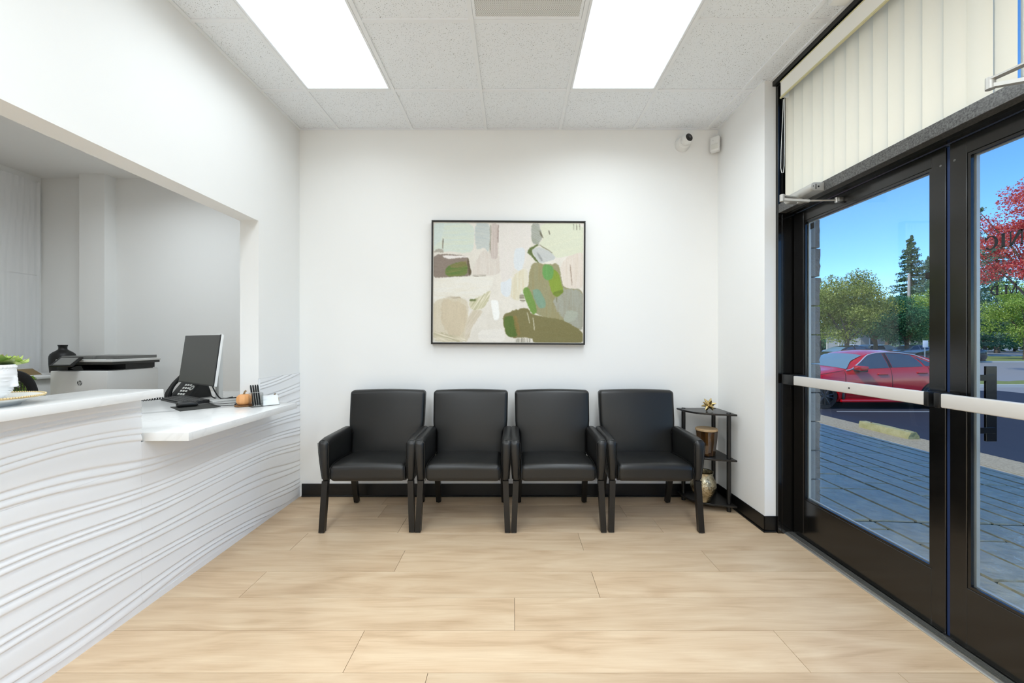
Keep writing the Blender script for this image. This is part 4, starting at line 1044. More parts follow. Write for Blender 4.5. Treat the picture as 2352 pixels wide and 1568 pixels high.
part('stem', G().tube([(0, 0, .27), (.02, .01, .55), (.0, .02, .85)], [.012, .01, .006], 6), mat('stem_green', (88, 92, 48), .7), pp)
n = 420; q = rng.normal(size=(n, 3))*np.array([.13, .10, .14])+np.array([0, 0, .82]); q = q[q[:, 2] < 1.01]
V, F = leaf_blob(q, .085); fo = npmesh('foliage', V, F, leafmat('plant_leaf', (70, 104, 40), (112, 150, 58), (150, 186, 84)), pp); fo['kind'] = 'stuff'
# mesh office chair
oc = thing('office_chair', (-3.36, 2.62, 0), 'black mesh office chair behind the raised bar top', 'chair', rz=math.radians(8))
FRM = mat('woven_black', (12, 12, 12), .8, bump=(160, .6, .003))
ol = []
for k in range(41):
    a = PI*k/40; cx, sx = math.cos(a), math.sin(a)
    ol.append((.215*(abs(cx)**.45)*(1 if cx > 0 else -1), 0, .72+.39*(abs(sx)**.5)))
def fr(u, v):
    i = min(int(u*40), 39); f = u*40-i; p = Vector(ol[i])*(1-f)+Vector(ol[i+1])*f
    c = Vector((0, 0, .86)); q = c+(p-c)*(1-.30*(math.sin(v*2*PI)*.5+.5)*.75)
    bow = -.05*(1-(p.x/.22)**2)
    return (q.x, bow+.018*math.cos(v*2*PI), q.z)
part('back_frame', G().grid(fr, 40, 10), FRM, oc, normals=True)
g = G()
for i in range(27):
    x = -.175+.35*i/26
    zt = 1.07-.10*abs(x/.175)**4
    g.tube([(x, -.05*(1-(x/.22)**2), .66), (x+.006, -.05*(1-(x/.22)**2)-.004, .86), (x, -.05*(1-(x/.22)**2), zt)], .0026, 4, False)
for i in range(34):
    z = .66+.40*i/33; g.tube([(-.18, -.017, z), (-.09, -.042, z), (0, -.052, z), (.09, -.042, z), (.18, -.017, z)], .0021, 4, False)
me_ = part('mesh_back', g, mat('mesh_thread', (58, 54, 46), .7), oc); me_['kind'] = 'stuff'
part('seat', G().soft(.24, .24, .035, .03, 4, lambda q: (q.x, q.y-.26, q.z+.50)), FRM, oc)
part('post', G().cyl((0, -.24, .09), (0, -.24, .47), .03, n=14), BLKP, oc); part('spine', G().box(-.03, .03, -.03, .03, .45, .76), BLKP, oc)
for k in range(5):
    a = 2*PI*k/5+.3; lg = part('leg', G().tube([(0, -.24, .10), (.28*math.cos(a), -.24+.28*math.sin(a), .065)], [.025, .016], 8), BLKP, oc)
    part('caster', G().cyl((.28*math.cos(a)-.012, -.24+.28*math.sin(a), .0275), (.28*math.cos(a)+.012, -.24+.28*math.sin(a), .0275), .0275, n=14), BLKP, lg)

# tray and face planter on the bar top
ZBt = 1.06
tr = thing('tray', (-1.893, 1.41, ZBt), 'round white tray with gold beaded rim under the face planter', 'tray')
part('plate', G().lathe([(.095, 0), (.10, .008), (.12, .016), (.153, .028), (.155, .032), (.12, .024), (.02, .020)], 48), mat('tray_white', (238, 238, 234), .3), tr, angle=60)
g = G()
for k in range(132):
    a = 2*PI*k/132; g.ball((.155*math.cos(a), .155*math.sin(a), .033), .0036, 4)
bd_ = part('beaded_rim', g, mat('gold_bead', (222, 198, 150), .35, .6), tr); bd_['kind'] = 'stuff'
part('rim_band', G().lathe([(.146, .0265), (.157, .0285), (.1575, .0315), (.147, .0295)], 48, cap=False), mat('gold_bead', (222, 198, 150), .35, .6), tr)
HS = .126; HW = .70
hp = thing('face_planter', (-1.893, 1.41, ZBt+.0205), 'white plaster head planter with closed eyes on the gold rimmed tray', 'planter', rz=math.radians(30))
# face looks along local +x; built from a lathe-like grid with facial relief
def sstep(a, b, x):
    t = max(0, min(1, (x-a)/(b-a))); return t*t*(3-2*t)
def bump(x, c, w): return math.exp(-((x-c)/w)**2)
def headp(u, v):
    a = u*2*PI-PI; z = v
    rad = [(.0, .52), (.05, .62), (.13, .72), (.28, .85), (.42, .93), (.58, .97), (.75, .98), (.88, .95), (1.0, .92)]
    for (z0, r0), (z1, r1) in zip(rad, rad[1:]):
        if z0 <= z <= z1: r = r0+(r1-r0)*(z-z0)/(z1-z0); break
    f = max(0, math.cos(a)); face = f**1.3
    r *= 1+.06*face*bump(z, .14, .12)                               # chin
    lat = a
    nose = bump(lat, 0, .13)*sstep(.34, .36, z)*(1-sstep(.60, .72, z))*(.15*(1-(z-.36)/.34*.7))
    nose += bump(lat, .10, .07)*bump(z, .385, .03)*.05+bump(lat, -.10, .07)*bump(z, .385, .03)*.05
    lips = bump(lat, 0, .20)*(bump(z, .285, .020)*.075+bump(z, .235, .022)*.075)-bump(lat, 0, .26)*bump(z, .26, .010)*.04
    eye = 0
    for s in (-1, 1):
        eye += -bump(lat, s*.42, .20)*bump(z, .55, .075)*.045+bump(lat, s*.42, .15)*bump(z, .535, .045)*.04-bump(lat, s*.42, .17)*bump(z, .512+.02*((lat-s*.42)/.2)**2, .010)*.025
        eye += bump(lat, s*.40, .26)*bump(z, .645+.03*(abs(lat)-.4), .03)*.015
        eye += bump(lat, s*1.52, .12)*bump(z, .47, .14)*.12
    r += nose+lips+eye
    hair = .025*abs(math.sin(a*14))*abs(math.sin(z*44)) if (z > .91 or (abs(a) > 1.75 and z > .35)) else 0
    r += hair
    return Vector((HS*HW*r*math.cos(a)*1.02, HS*HW*r*math.sin(a)*.93, z*HS))
PLAS = mat('white_plaster', (240, 240, 240), .7)
g = G().grid(headp, 150, 90, closeu=True)
part('head', g, PLAS, hp, angle=80, normals=True)
g = G()
for k in range(44):
    a = 2*PI*k/44; r = HW*HS*.92
    g.ball((r*math.cos(a)*1.02, r*math.sin(a)*.95, HS*.93), .0062, 4)
    g.ball(((r-.001)*math.cos(a+.07)*1.02, (r-.001)*math.sin(a+.07)*.95, HS*.845), .0052, 4)
hb = part('hair_curls', g, PLAS, hp); hb['kind'] = 'stuff'
part('soil', G().lathe([(.05, HS*.9), (.07, HS*.95), (.0, HS*.96)], 20), mat('soil', (60, 46, 34), .9), hp)
# succulents
def rosette(t, c, R, n, mats, tiltv=0):
    for k in range(n):
        f = k/(n-1); a = k*2.39996; L = R*(.45+.55*f); el = math.radians(75-62*f)
        dirv = Vector((math.cos(a)*math.cos(el), math.sin(a)*math.cos(el), math.sin(el))); up = Vector((-math.cos(a)*math.sin(el), -math.sin(a)*math.sin(el), math.cos(el))); sd = dirv.cross(up)
        W = L*.46
        def lf(u, v):
            w = W*(math.sin(min(1, u*1.05)**.75*PI)**.8)+.0006; s = (v-.5)*2
            return Vector(c)+dirv*(L*u)+sd*(w*s)+up*(-.18*L*u*(1-u)*1.5+.10*L*s*s*(1-u)+.14*L*u*u)
        part('leaf', G().grid(lf, 9, 6), mats[0] if f < .45 else mats[1], t, angle=80)
def grad_leaf(name, c1, c2, sc_):
    return mat(name, c1, .45, 0, .4, var=(sc_, c2, .3))
su1 = thing('succulent', (-1.872, 1.438, ZBt+.0205+HS*.95), 'green succulent rosette with pink tinged leaves in the head planter', 'plant')
rosette(su1, (0, 0, .006), .066, 22, (grad_leaf('leaf_blush', (186, 172, 112), (222, 160, 130), 18), grad_leaf('leaf_green', (132, 158, 84), (164, 186, 108), 20)))
su2 = thing('succulent', (-1.886, 1.492, ZBt+.0205+HS*.95), 'bright lime succulent with pointed leaves spilling over the planter edge', 'plant')
rosette(su2, (0, 0, .0), .066, 20, (grad_leaf('leaf_lime', (208, 222, 130), (178, 204, 104), 25), grad_leaf('leaf_lime2', (178, 204, 108), (206, 222, 136), 25)))
su3 = thing('succulent', (-1.915, 1.36, ZBt+.0205+HS*.95), 'deep green small succulent at the far side of the head planter', 'plant')
rosette(su3, (0, 0, .0), .055, 14, (grad_leaf('leaf_dk', (92, 124, 66), (116, 146, 80), 25),)*2)

# ------------------------------------------------------------------ outside: ground
def zg(x):
    xs_ = [1.9, 2.1, 5.4, 6.0, 6.02, 7.6, 9, 400]; zs_ = [-.03, -.035, -.13, -.135, -.16, -.36, -.37, -.40]
    return float(np.interp(x, xs_, zs_))
def strip(x0, x1, y0, y1, dz=0, ny=1):
    xs = [x0]+[x for x in (2.1, 5.4, 6.0, 6.02, 7.6, 9.0, 40) if x0+1e-4 < x < x1-1e-4]+[x1]; n = len(xs)-1
    return G().grid(lambda u, v: (xs[round(u*n)], y0+(y1-y0)*v, zg(xs[round(u*n)])+dz), n, ny)
def thick(g, d):
    r = bmesh.ops.extrude_face_region(g.bm, geom=g.bm.faces[:]); vs_ = [e for e in r['geom'] if isinstance(e, bmesh.types.BMVert)]
    bmesh.ops.translate(g.bm, vec=(0, 0, -d), verts=vs_); bmesh.ops.recalc_face_normals(g.bm, faces=g.bm.faces[:]); return g
SLATE = mat('slate_paver', (232, 210, 166), .32, 0, .8, bump=(10, .9, .03), var=(11, (172, 160, 132), .3))
walk = struct('sidewalk', g=thick(strip(1.93, 5.4, -6, 30, -.012), .1), m=mat('joint', (42, 48, 44), .8, var=(2.2, (52, 74, 44), .35)), label='grey slate pavers outside the doors')
xb = 1.95; bands = []
while xb < 5.36:
    wd = random.choice((.20, .27, .34, .24)); wd = min(wd, 5.39-xb); bands.append((xb, xb+wd)); xb += wd
count = 0; field = G()
for (a, b) in bands:
    lo_, hi_ = max(.9, a/1.32-.25), min(9.5, b/.70+.4)
    y = -4.5-random.uniform(0, .5)
    while y < 12:
        L = random.choice((.42, .55, .68, .85)) if a < 4 else random.choice((.7, .9, 1.1))
        y2 = y+L
        for e in (2.99, 5.99):
            if y < e-.1 < y2 and abs(y2-e) > .02: y2 = e
        if y2-y > .12:
            gp = .008
            xx0, xx1, yy0, yy1 = a+gp, b-gp, y+gp, y2-gp
            z0 = zg((a+b)/2); h = random.uniform(-.002, .003); sl0 = zg(a)-z0; sl1 = zg(b)-z0; d_ = .005
            pts = [(xx0, yy0, z0+sl0-.02), (xx1, yy0, z0+sl1-.02), (xx1, yy1, z0+sl1-.02), (xx0, yy1, z0+sl0-.02),
                   (xx0+d_, yy0+d_, z0+sl0+h), (xx1-d_, yy0+d_, z0+sl1+h), (xx1-d_, yy1-d_, z0+sl1+h), (xx0+d_, yy1-d_, z0+sl0+h)]
            if lo_-.3 < y2 and y < hi_ and count < 295: part('paver', G().hexa(pts), SLATE, walk, smooth=False); count += 1
            else: field.hexa(pts)
        y = y2+(.012 if abs(y2-2.99) < .01 or abs(y2-5.99) < .01 else 0)
part('paver_field', field, SLATE, walk, smooth=False)['kind'] = 'stuff'
AGG = mat('exposed_aggregate', (208, 196, 166), .9, bump=(70, .8, .01), var=(48, (132, 120, 96), .2))
struct('kerb', g=thick(strip(5.4, 6.02, -6, 60, 0), .2), m=AGG, label='strip of pale exposed aggregate along the parking lot')
ASPH = mat('asphalt', (136, 136, 134), .9, bump=(90, .5, .006), var=(60, (152, 152, 148), .3))
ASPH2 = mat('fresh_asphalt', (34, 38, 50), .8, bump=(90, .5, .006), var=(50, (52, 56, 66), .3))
struct('parking_lot', g=strip(6.02, 160, -20, 160, -.012, 4), m=ASPH)
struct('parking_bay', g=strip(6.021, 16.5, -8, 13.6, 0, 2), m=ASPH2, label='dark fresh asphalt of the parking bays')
def flat(name, x0, x1, y0, y1, z, m, kind=None, h=.02, label=None):
    g = G().box(x0, x1, y0, y1, z-h, z, bev=.005, seg=1); o = part(name, g, m); o['kind'] = kind or 'structure'
    if label: o['label'] = label
    return o
PAINT = mat('line_paint', (150, 152, 152), .8)
flat('marking_line', 7.65, 12.0, 9.43, 9.48, -.352, PAINT, h=.02, label='white parking bay line beside the red car').location.z = 0
GRASS = mat('lawn_grass', (112, 128, 62), .95, bump=(40, 1.0, .03), var=(8, (150, 156, 84), .3))
CURB = mat('curb_concrete', (196, 194, 186), .9)
for nm, q in (('lawn_near', (15, 34, 14.8, 16.2)), ('lawn_far', (10, 120, 33, 44))):
    o = part('lawn', G().grid(lambda u, v: (q[0]+(q[1]-q[0])*u, q[2]+(q[3]-q[2])*v, -.29+.03*math.sin(u*90)*math.sin(v*7)), 60, 4), GRASS); tag(o, 'mown grass strip between the parking rows' if nm == 'lawn_near' else 'mown grass verge along the far road', 'grass', kind='stuff')
flat('kerb_island', 14.9, 34.1, 14.66, 14.8, -.28, CURB, h=.14); flat('kerb_verge', 10, 120, 32.6, 33, -.28, CURB, h=.14)
flat('sidewalk_far', 10, 120, 46, 47.4, -.27, CURB, h=.2)

# block pier outside
pier = struct('column_1', (0, 0, 0), label='split face concrete block pier outside the far door')
BLK = mat('concrete_block', (170, 166, 158), .95, bump=(110, 1.0, .006), var=(45, (176, 176, 172), .25))
BLK2 = mat('split_face', (160, 152, 142), .95, bump=(40, 1.0, .02), var=(30, (130, 126, 120), .3))
for k in range(16):
    z0 = -.06+.2*k
    part('block', G().box(1.93, 2.085, 2.76, 3.15, z0, z0+.194, bev=.004, seg=1), BLK, pier)
    n = 9; pts = []
    for i in range(n): pts.append((2.10+random.uniform(.013, .024), z0+.002+.190*i/(n-1)))
    part('block_face', G().prism([(2.086, z0)]+[(2.086, z0+.194)]+pts[::-1], 'y', 2.765, 3.15), BLK2, pier, smooth=False, normals=True)

# wheel stop
ws = thing('wheel_stop', (5.84, 6.25, -.134), 'pale lichen stained concrete wheel stop lying beyond the pavers', 'wheel stop')
g = G()
prof = [(-.09, 0), (.09, 0), (.085, .045), (.055, .10), (-.055, .10), (-.085, .045)]
nst = 16; ringz = []
for i in range(nst+1):
    y = -.42+.84*i/nst; ringz.append([g.bm.verts.new((x+random.uniform(-.004, .004), y+(random.uniform(-.02, .02) if i in (0, nst) else 0), z+random.uniform(-.004, .004)*(z > .01))) for x, z in prof])
for a, b in zip(ringz, ringz[1:]):
    for k in range(6): g.bm.faces.new((a[k], a[(k+1) % 6], b[(k+1) % 6], b[k]))
g.bm.faces.new(ringz[0]); g.bm.faces.new(ringz[-1][::-1])
part('block', g, mat('lichen_concrete', (196, 190, 150), .95, bump=(50, .8, .01), var=(9, (150, 150, 96), .3)), ws, normals=True)
for y in (-.28, .28): part('anchor_pin', G().cyl((0, y, .09), (0, y, .106), .012, n=10), mat('rust', (110, 84, 60), .8), ws)

# ------------------------------------------------------------------ vehicles
def interp(xs_, ys_, x): return float(np.interp(x, xs_, ys_))
SEDAN = dict(L=4.6, W=.90, fa=.85, ra=3.55, R=.316,
    top=([0, .1, .3, .7, 1.1, 1.36, 1.7, 2.0, 2.3, 2.6, 2.9, 3.3, 3.7, 4.05, 4.3, 4.55, 4.6], [.60, .72, .80, .88, .95, .99, 1.19, 1.34, 1.43, 1.45, 1.435, 1.37, 1.26, 1.14, 1.09, 1.05, .95]),
    belt=([0, .1, .3, .7, 1.1, 1.36, 2.0, 3.0, 3.6, 4.05, 4.3, 4.55, 4.6], [.58, .68, .75, .83, .90, .945, .97, 1.01, 1.045, 1.07, 1.05, 1.0, .9]),
    wid=([0, .12, .4, .9, 2.0, 3.5, 4.1, 4.45, 4.6], [.60, .74, .85, .895, .90, .895, .86, .78, .68]),
    gh=(1.30, 4.10), wr=.60)
SUV = dict(SEDAN, top=([0, .1, .3, .9, 1.3, 1.7, 2.0, 3.9, 4.3, 4.55, 4.6], [.75, .95, 1.02, 1.1, 1.14, 1.5, 1.66, 1.66, 1.6, 1.2, .9]),
    belt=([0, .1, .3, .9, 1.3, 2.0, 4.3, 4.55, 4.6], [.72, .9, .96, 1.03, 1.07, 1.1, 1.14, 1.1, .88]), gh=(1.25, 4.5), wr=.68, R=.36)
def car(profile, paint, loc, label, rz=0, hi=True, name='car', cat='car'):
    p = profile; L = p['L']
    t = thing(name, loc, label, cat, rz)
    def sect(x):
        wdt = interp(*p['wid'], x); zb = .17+.10*max(0, (.35-x)/.35)+.12*max(0, (x-4.2)/.4); bt = interp(*p['belt'], x); tp = interp(*p['top'], x)
        ghf = sstep(p['gh'][0], p['gh'][0]+.45, x)*(1-sstep(p['gh'][1]-.5, p['gh'][1], x))
        wr = wdt*.92-(wdt*.92-p['wr'])*ghf
        ze = bt+(tp-bt)*(.30+.60*ghf)
        return [(0, zb), (wdt*.90, zb), (wdt*.97, zb+.10), (wdt*.985, .42), (wdt, .60*bt/.97 if bt > .75 else bt*.7), (wdt*.985, bt*.86), (wdt*.945, bt),
                ((wdt*.945+wr)/2+.012*ghf, bt+(ze-bt)*.5), (wr, ze), (wr*.62, ze+(tp-ze)*.75), (0, tp)]
    def S(x, v, side):
        s = sect(x); i = min(int(v), len(s)-2); f = v-i
        y = s[i][0]*(1-f)+s[i+1][0]*f; z = s[i][1]*(1-f)+s[i+1][1]*f
        return Vector((x, side*y, z))
    xs_ = sorted(set([0, .03, .08, .15, .25]+[.4+.15*i for i in range(27)]+[4.38, 4.46, 4.53, 4.58, 4.6]))
    g = G(); rings = []
    for x in xs_:
        s = sect(x); ring = [g.bm.verts.new((x, -y, z)) for y, z in s]+[g.bm.verts.new((x, y, z)) for y, z in s[-2:0:-1]]
        rings.append(ring)
    for a, b in zip(rings, rings[1:]):
        m_ = len(a)
        for k in range(m_): g.bm.faces.new((a[k], a[(k+1) % m_], b[(k+1) % m_], b[k]))
    g.bm.faces.new(rings[0]); g.bm.faces.new(rings[-1][::-1])
    body = part('body', g, paint, t, angle=40, normals=True)
    R = p['R']
    if hi:      # cut wheel arches
        gc = G()
        for ax in (p['fa'], p['ra']):
            for s in (-1, 1): gc.cyl((ax, s*.62, R), (ax, s*1.1, R), R*1.13, n=40)
        cut = part('arch_cutter', gc, paint, t, normals=True)
        mo = body.modifiers.new('arches', 'BOOLEAN'); mo.object = cut; mo.operation = 'DIFFERENCE'; mo.solver = 'EXACT'
        bpy.context.view_layer.update(); dg = bpy.context.evaluated_depsgraph_get()
        nm = bpy.data.meshes.new_from_object(body.evaluated_get(dg)); body.modifiers.clear(); body.data = nm
        bpy.data.objects.remove(cut)
        nm.polygons.foreach_set('use_smooth', [True]*len(nm.polygons)); nm.set_sharp_from_angle(angle=math.radians(40))
    glass = mat('car_glass', (52, 74, 92), .04, 0, .8)
    def patch(nm_, x0, x1, v0, v1, side, off=.006, m_=glass, nu=14, nv=6, shape=None):
        def f(u, v):
            x = x0+(x1-x0)*u; vv = v0+(v1-v0)*v
            if shape: x, vv = shape(u, v)
            q = S(x, vv, side); e = .01
            du = S(x+e, vv, side)-S(x-e, vv, side); dv = S(x, vv+e, side)-S(x, vv-e, side); nrm = du.cross(dv)
            nrm = nrm.normalized() if nrm.length > 1e-9 else Vector((0, side, 0))
            if nrm.y*side < 0 or (abs(nrm.y) < .05 and nrm.z < 0): nrm = -nrm
            return q+nrm*off
        return part(nm_, G().grid(f, nu, nv), m_, t, angle=60)
    tint = mat('car_glass', (52, 74, 92), .04, 0, .8)
    BLK_ = mat('trim_black', (14, 14, 15), .35)
    sd = p is SEDAN
    fx0, fx1, bx0, bx1 = (1.42, 2.47, 2.55, 3.33) if sd else (1.45, 2.4, 2.5, 3.35)
    for side in (-1, 1):
        def front_shape(u, v):
            lead = fx0+.10+(.62 if sd else .4)*v**1.15; return (lead+(fx1-lead)*u, 6.10+1.72*v)
        patch('side_window', fx0, fx1, 0, 0, side, shape=front_shape)
        def rear_shape(u, v):
            tail = bx1-.02-.13*v**2; return (bx0+(tail-bx0)*u, 6.10+1.72*v*(1-.04*u*v))
        patch('side_window', bx0, bx1, 0, 0, side, shape=rear_shape)
        if not hi: continue
        patch('door_pillar', fx1+.008, bx0-.008, 6.10, 7.82, side, m_=BLK_, nu=2)
        def q_shape(u, v):
            a_ = 3.36-.13*v**2; b_ = 3.78-.45*v; return (a_+(b_-a_)*u, 6.12+1.55*v*(1-.10*u))
        patch('quarter_window', 0, 0, 0, 0, side, shape=q_shape, nu=6)
        pts = []
        for k in range(41):
            x = 1.40+(3.85-1.40)*k/40
            v_ = 6.06+1.84*min(1, max(0, (x-1.45)/.66))**.85
            if x > 3.3: v_ = min(v_, 7.9-1.75*((x-3.3)/.55)**1.3)
            q = S(x, max(6.05, v_), side); pts.append(q+Vector((0, side*.010, .004)))
        part('window_trim', G().tube(pts, .014, 6), mat('bright_trim', (232, 232, 232), .25, .5), t)
        for (x0_, x1_, nm_) in ((1.36, 2.50, 'door'), (2.50, 3.42, 'door')):
            pts = [S(x1_ + (.0 if x1_ < 3 else .03*(6-v_)), v_, side)+Vector((0, side*.002, 0)) for v_ in [1.6+.3*i for i in range(16)]]
            part('door_seam', G().tube(pts, .004, 4), BLK_, t)
        pts = [S(1.36, v_, side)+Vector((0, side*.002, 0)) for v_ in [1.6+.3*i for i in range(15)]]
        part('door_seam', G().tube(pts, .004, 4), BLK_, t)
        for hx in (2.27, 3.24):
            c = S(hx, 5.1, side); part('door_handle', G().soft(.125, .02, .024, .018, 2, lambda q: (q.x+c.x, q.y+c.y+side*.012, q.z+c.z)), paint, t)
        c = S(1.62, 6.25, side)+Vector((0, side*.12, .0))
        mr = part('mirror', G().soft(.115, .10, .062, .04, 4, lambda q: (q.x*(1+.2*q.z/.06)+c.x+.05, q.y+c.y+side*.02, q.z*(1-.15*q.x/.11)+c.z+.03)), paint, t, angle=80)
        part('mirror_base', G().soft(.112, .09, .022, .018, 3, lambda q: (q.x+c.x+.045, q.y+c.y+side*.015, q.z+c.z-.028)), BLK_, mr)
        part('side_skirt', G().box(1.25, 3.10, side*.80 if side > 0 else -.905, .905 if side > 0 else -.80, .165, .235, bev=.02), paint, t)
        fx = p['fa']+R+.14
        part('mud_flap', G().box(fx-.03, fx+.03, (-.89 if side < 0 else .70), (-.70 if side < 0 else .89), .13, .40, bev=.012), BLK_, t)
        # bonnet and wing seam
        pts = [S(x, 6.15, side)+Vector((0, side*.003, .004)) for x in [.35+.1*i for i in range(11)]]
        part('bonnet_seam', G().tube(pts, .004, 4), BLK_, t)
    # windscreen and rear window
    def ws_(u, v):
        x = 1.40+.60*v; s = sect(x); yy_ = (u-.5)*2; wv = s[8][0]+.05*(1-v)
        yv = yy_*wv; zz = s[10][1]-(s[10][1]-s[8][1])*(abs(yy_)**2.2); return Vector((x-.008, yv, zz+.010))
    part('windscreen', G().grid(ws_, 12, 10), mat('windscreen_glass', (112, 142, 152), .05, 0, .8), t, angle=60)
    def rw_(u, v):
        x = 3.45+.60*v; s = sect(x); yy_ = (u-.5)*2; yv = yy_*s[8][0]*.9; zz = s[10][1]-(s[10][1]-s[8][1])*(abs(yy_)**2.2); return Vector((x, yv, zz+.008))
    if sd: part('rear_window', G().grid(rw_, 12, 8), tint, t, angle=60)
    TYRE = mat('tyre', (20, 20, 21), .8); RIM = mat('rim_dark', (60, 64, 70), .3, .8)
    for ax in (p['fa'], p['ra']):
        for s in (-1, 1):
            Mw = Matrix.Translation((ax, s*.79, R)) @ Matrix.Rotation(PI/2*(1 if s < 0 else -1), 4, 'X')
            wh = part('wheel', G().lathe([(R*.70, -.09), (R*.95, -.095), (R, -.07), (R, .07), (R*.95, .095), (R*.74, .09), (R*.72, .06)], 36, M=Mw), TYRE, t)
            g = G()
            g.lathe([(R*.72, .06), (R*.73, .092), (R*.69, .094), (R*.66, .03)], 36, M=Mw, cap=False)
            g.cyl((0, 0, .0), (0, 0, .085), R*.17, R*.14, 18, M=Mw)
            for k in range(5):
                for dk in (-.16, .16):
                    a = 2*PI*k/5+dk; a2 = 2*PI*k/5+dk*1.5
                    g.tube([(R*.12*math.cos(a), R*.12*math.sin(a), .078), (R*.70*math.cos(a2), R*.70*math.sin(a2), .082)], [R*.06, R*.045], 6, M=Mw)
            part('rim', g, RIM, wh); 
            part('brake_disc', G().cyl((0, 0, .0), (0, 0, .015), R*.6, n=24, M=Mw), mat('disc_dark', (30, 31, 33), .5, .5), wh)
    part('undertray', G().box(.2, 4.4, -.76, .76, .15, .2), BLK_, t)
    if hi:
        for s in (-1, 1):
            part('head_light', G().soft(.16, .10, .05, .03, 3, lambda q: (q.x+.30, q.y+s*.66, q.z+.70)), mat('lamp_glass', (200, 206, 210), .1), t)
            part('tail_light', G().soft(.12, .12, .06, .03, 3, lambda q: (q.x+4.45, q.y+s*.66, q.z+.90)), mat('tail_red', (150, 10, 12), .15), t)
    return t
RED = mat('red_paint', (196, 8, 26), .2, .0, .5, coat=.6)
cr = car(SEDAN, RED, (6.79, 10.70, -.362), 'red sedan parked nose towards the building beyond the wheel stop')
WHT = mat('white_paint', (222, 224, 226), .25, 0, .5, coat=.5); SLV = mat('silver_car_paint', (168, 172, 172), .25, .5, .5, coat=.5); DRK = mat('dark_paint', (40, 42, 46), .25, .2, .5, coat=.5)
def at(x, Y): return (x-1181)/917*Y
ZL = -.40
car(SUV, WHT, (at(1956, 38), 38.5, ZL), 'white suv seen above the red car roof under the trees', hi=False).scale = (.9, .9, .86)
car(SEDAN, SLV, (at(2042, 36), 36.5, ZL), 'silver sedan seen above the red car roof, right of the white one', hi=False)
car(SEDAN, DRK, (at(1872, 27), 27.5, ZL), 'dark car partly behind the block pier under the leafy tree', hi=False)
car(SEDAN, WHT, (at(1905, 44), 44.5, ZL), 'pale car far back under the leafy tree', hi=False)
car(SEDAN, SLV, (at(2175, 44), 50.0, ZL+.05), 'silver car on the far road seen through the near door', hi=False)
car(SEDAN, DRK, (at(2118, 33), 33.0, ZL), 'dark sedan beside the white parking sign', hi=False)

# ------------------------------------------------------------------ sign, pole
sg = thing('parking_sign', (at(2124, 24), 24, ZL), 'white sign on a thin post beyond the red car', 'sign')
part('post', G().cyl((0, 0, 0), (0, 0, 1.75), .03, n=10), ALU, sg)
part('plate', G().box(-.16, .16, -.045, -.031, 1.36, 1.78, bev=.004), mat('sign_white', (226, 232, 236), .5), sg)
pl = thing('utility_pole', (at(2087, 48), 48, ZL), 'tall pale utility pole in front of the conifer', 'pole')
part('shaft', G().tube([(0, 0, 0), (.05, 0, 9.9)], [.19, .13], 10), mat('pole_wood', (178, 168, 156), .9), pl)
for dz in (8.0, 9.55): part('wire', G().tube([(.05, 0, dz), (6, 0, dz-.12), (14, 0, dz+.15)], .02, 4), mat('wire_grey', (150, 156, 160), .7), pl)

# ------------------------------------------------------------------ trees
BARK = mat('tree_bark', (92, 78, 64), .95, bump=(20, .8, .03), var=(8, (124, 108, 90), .3))
def crown_pts(c, R, nb, nl, rad=.42, flat_=1.0, seed=0):
    r_ = np.random.default_rng(seed); P = []
    for b in range(nb):
        d = r_.normal(size=3); d /= np.linalg.norm(d); d *= r_.random()**.45
        cc = np.array(c)+d*np.array(R); k = nl//nb
        q = r_.normal(size=(k, 3)); q /= np.linalg.norm(q, axis=1)[:, None]; q *= (r_.random((k, 1))**.5)
        P.append(cc+q*np.array(R)*rad*(.7+.6*r_.random())*np.array([1, 1, flat_]))
    return np.concatenate(P)
def tree(name, loc, h, c, R, nb, nl, ls, lm, label, seed, cat='tree', group=None, forks=6, trunk_r=.16, flat_=.8, rad=.36):
    if ls < .5: nl = int(nl*2.1); ls *= .56; nb = int(nb*1.3)
    t = thing(name, loc, label, cat, group=group)
    part('trunk', G().tube([(0, 0, 0), (.05, 0, c[2]*.35), (.0, .05, c[2]*.7), (.05, 0, c[2]*1.1)], [trunk_r*1.2, trunk_r, trunk_r*.8, trunk_r*.4], 9), BARK, t)
    r_ = random.Random(seed); g = G()
    for k in range(forks):
        a = 2*PI*k/forks+r_.random(); e = Vector((R[0]*.75*math.cos(a), R[1]*.75*math.sin(a), c[2]+R[2]*r_.uniform(-.3, .5)))
        s0 = Vector((0, 0, c[2]*r_.uniform(.35, .6))); m_ = (s0+e)/2+Vector((0, 0, .2))
        g.tube([s0, m_, e], [trunk_r*.5, trunk_r*.3, trunk_r*.1], 6)
    part('branches', g, BARK, t)['kind'] = 'stuff'
    V, F = leaf_blob(crown_pts(c, R, nb, nl, seed=seed, flat_=flat_, rad=rad), ls)
    o = npmesh('crown', V, F, lm, t); o['kind'] = 'stuff'
    return t
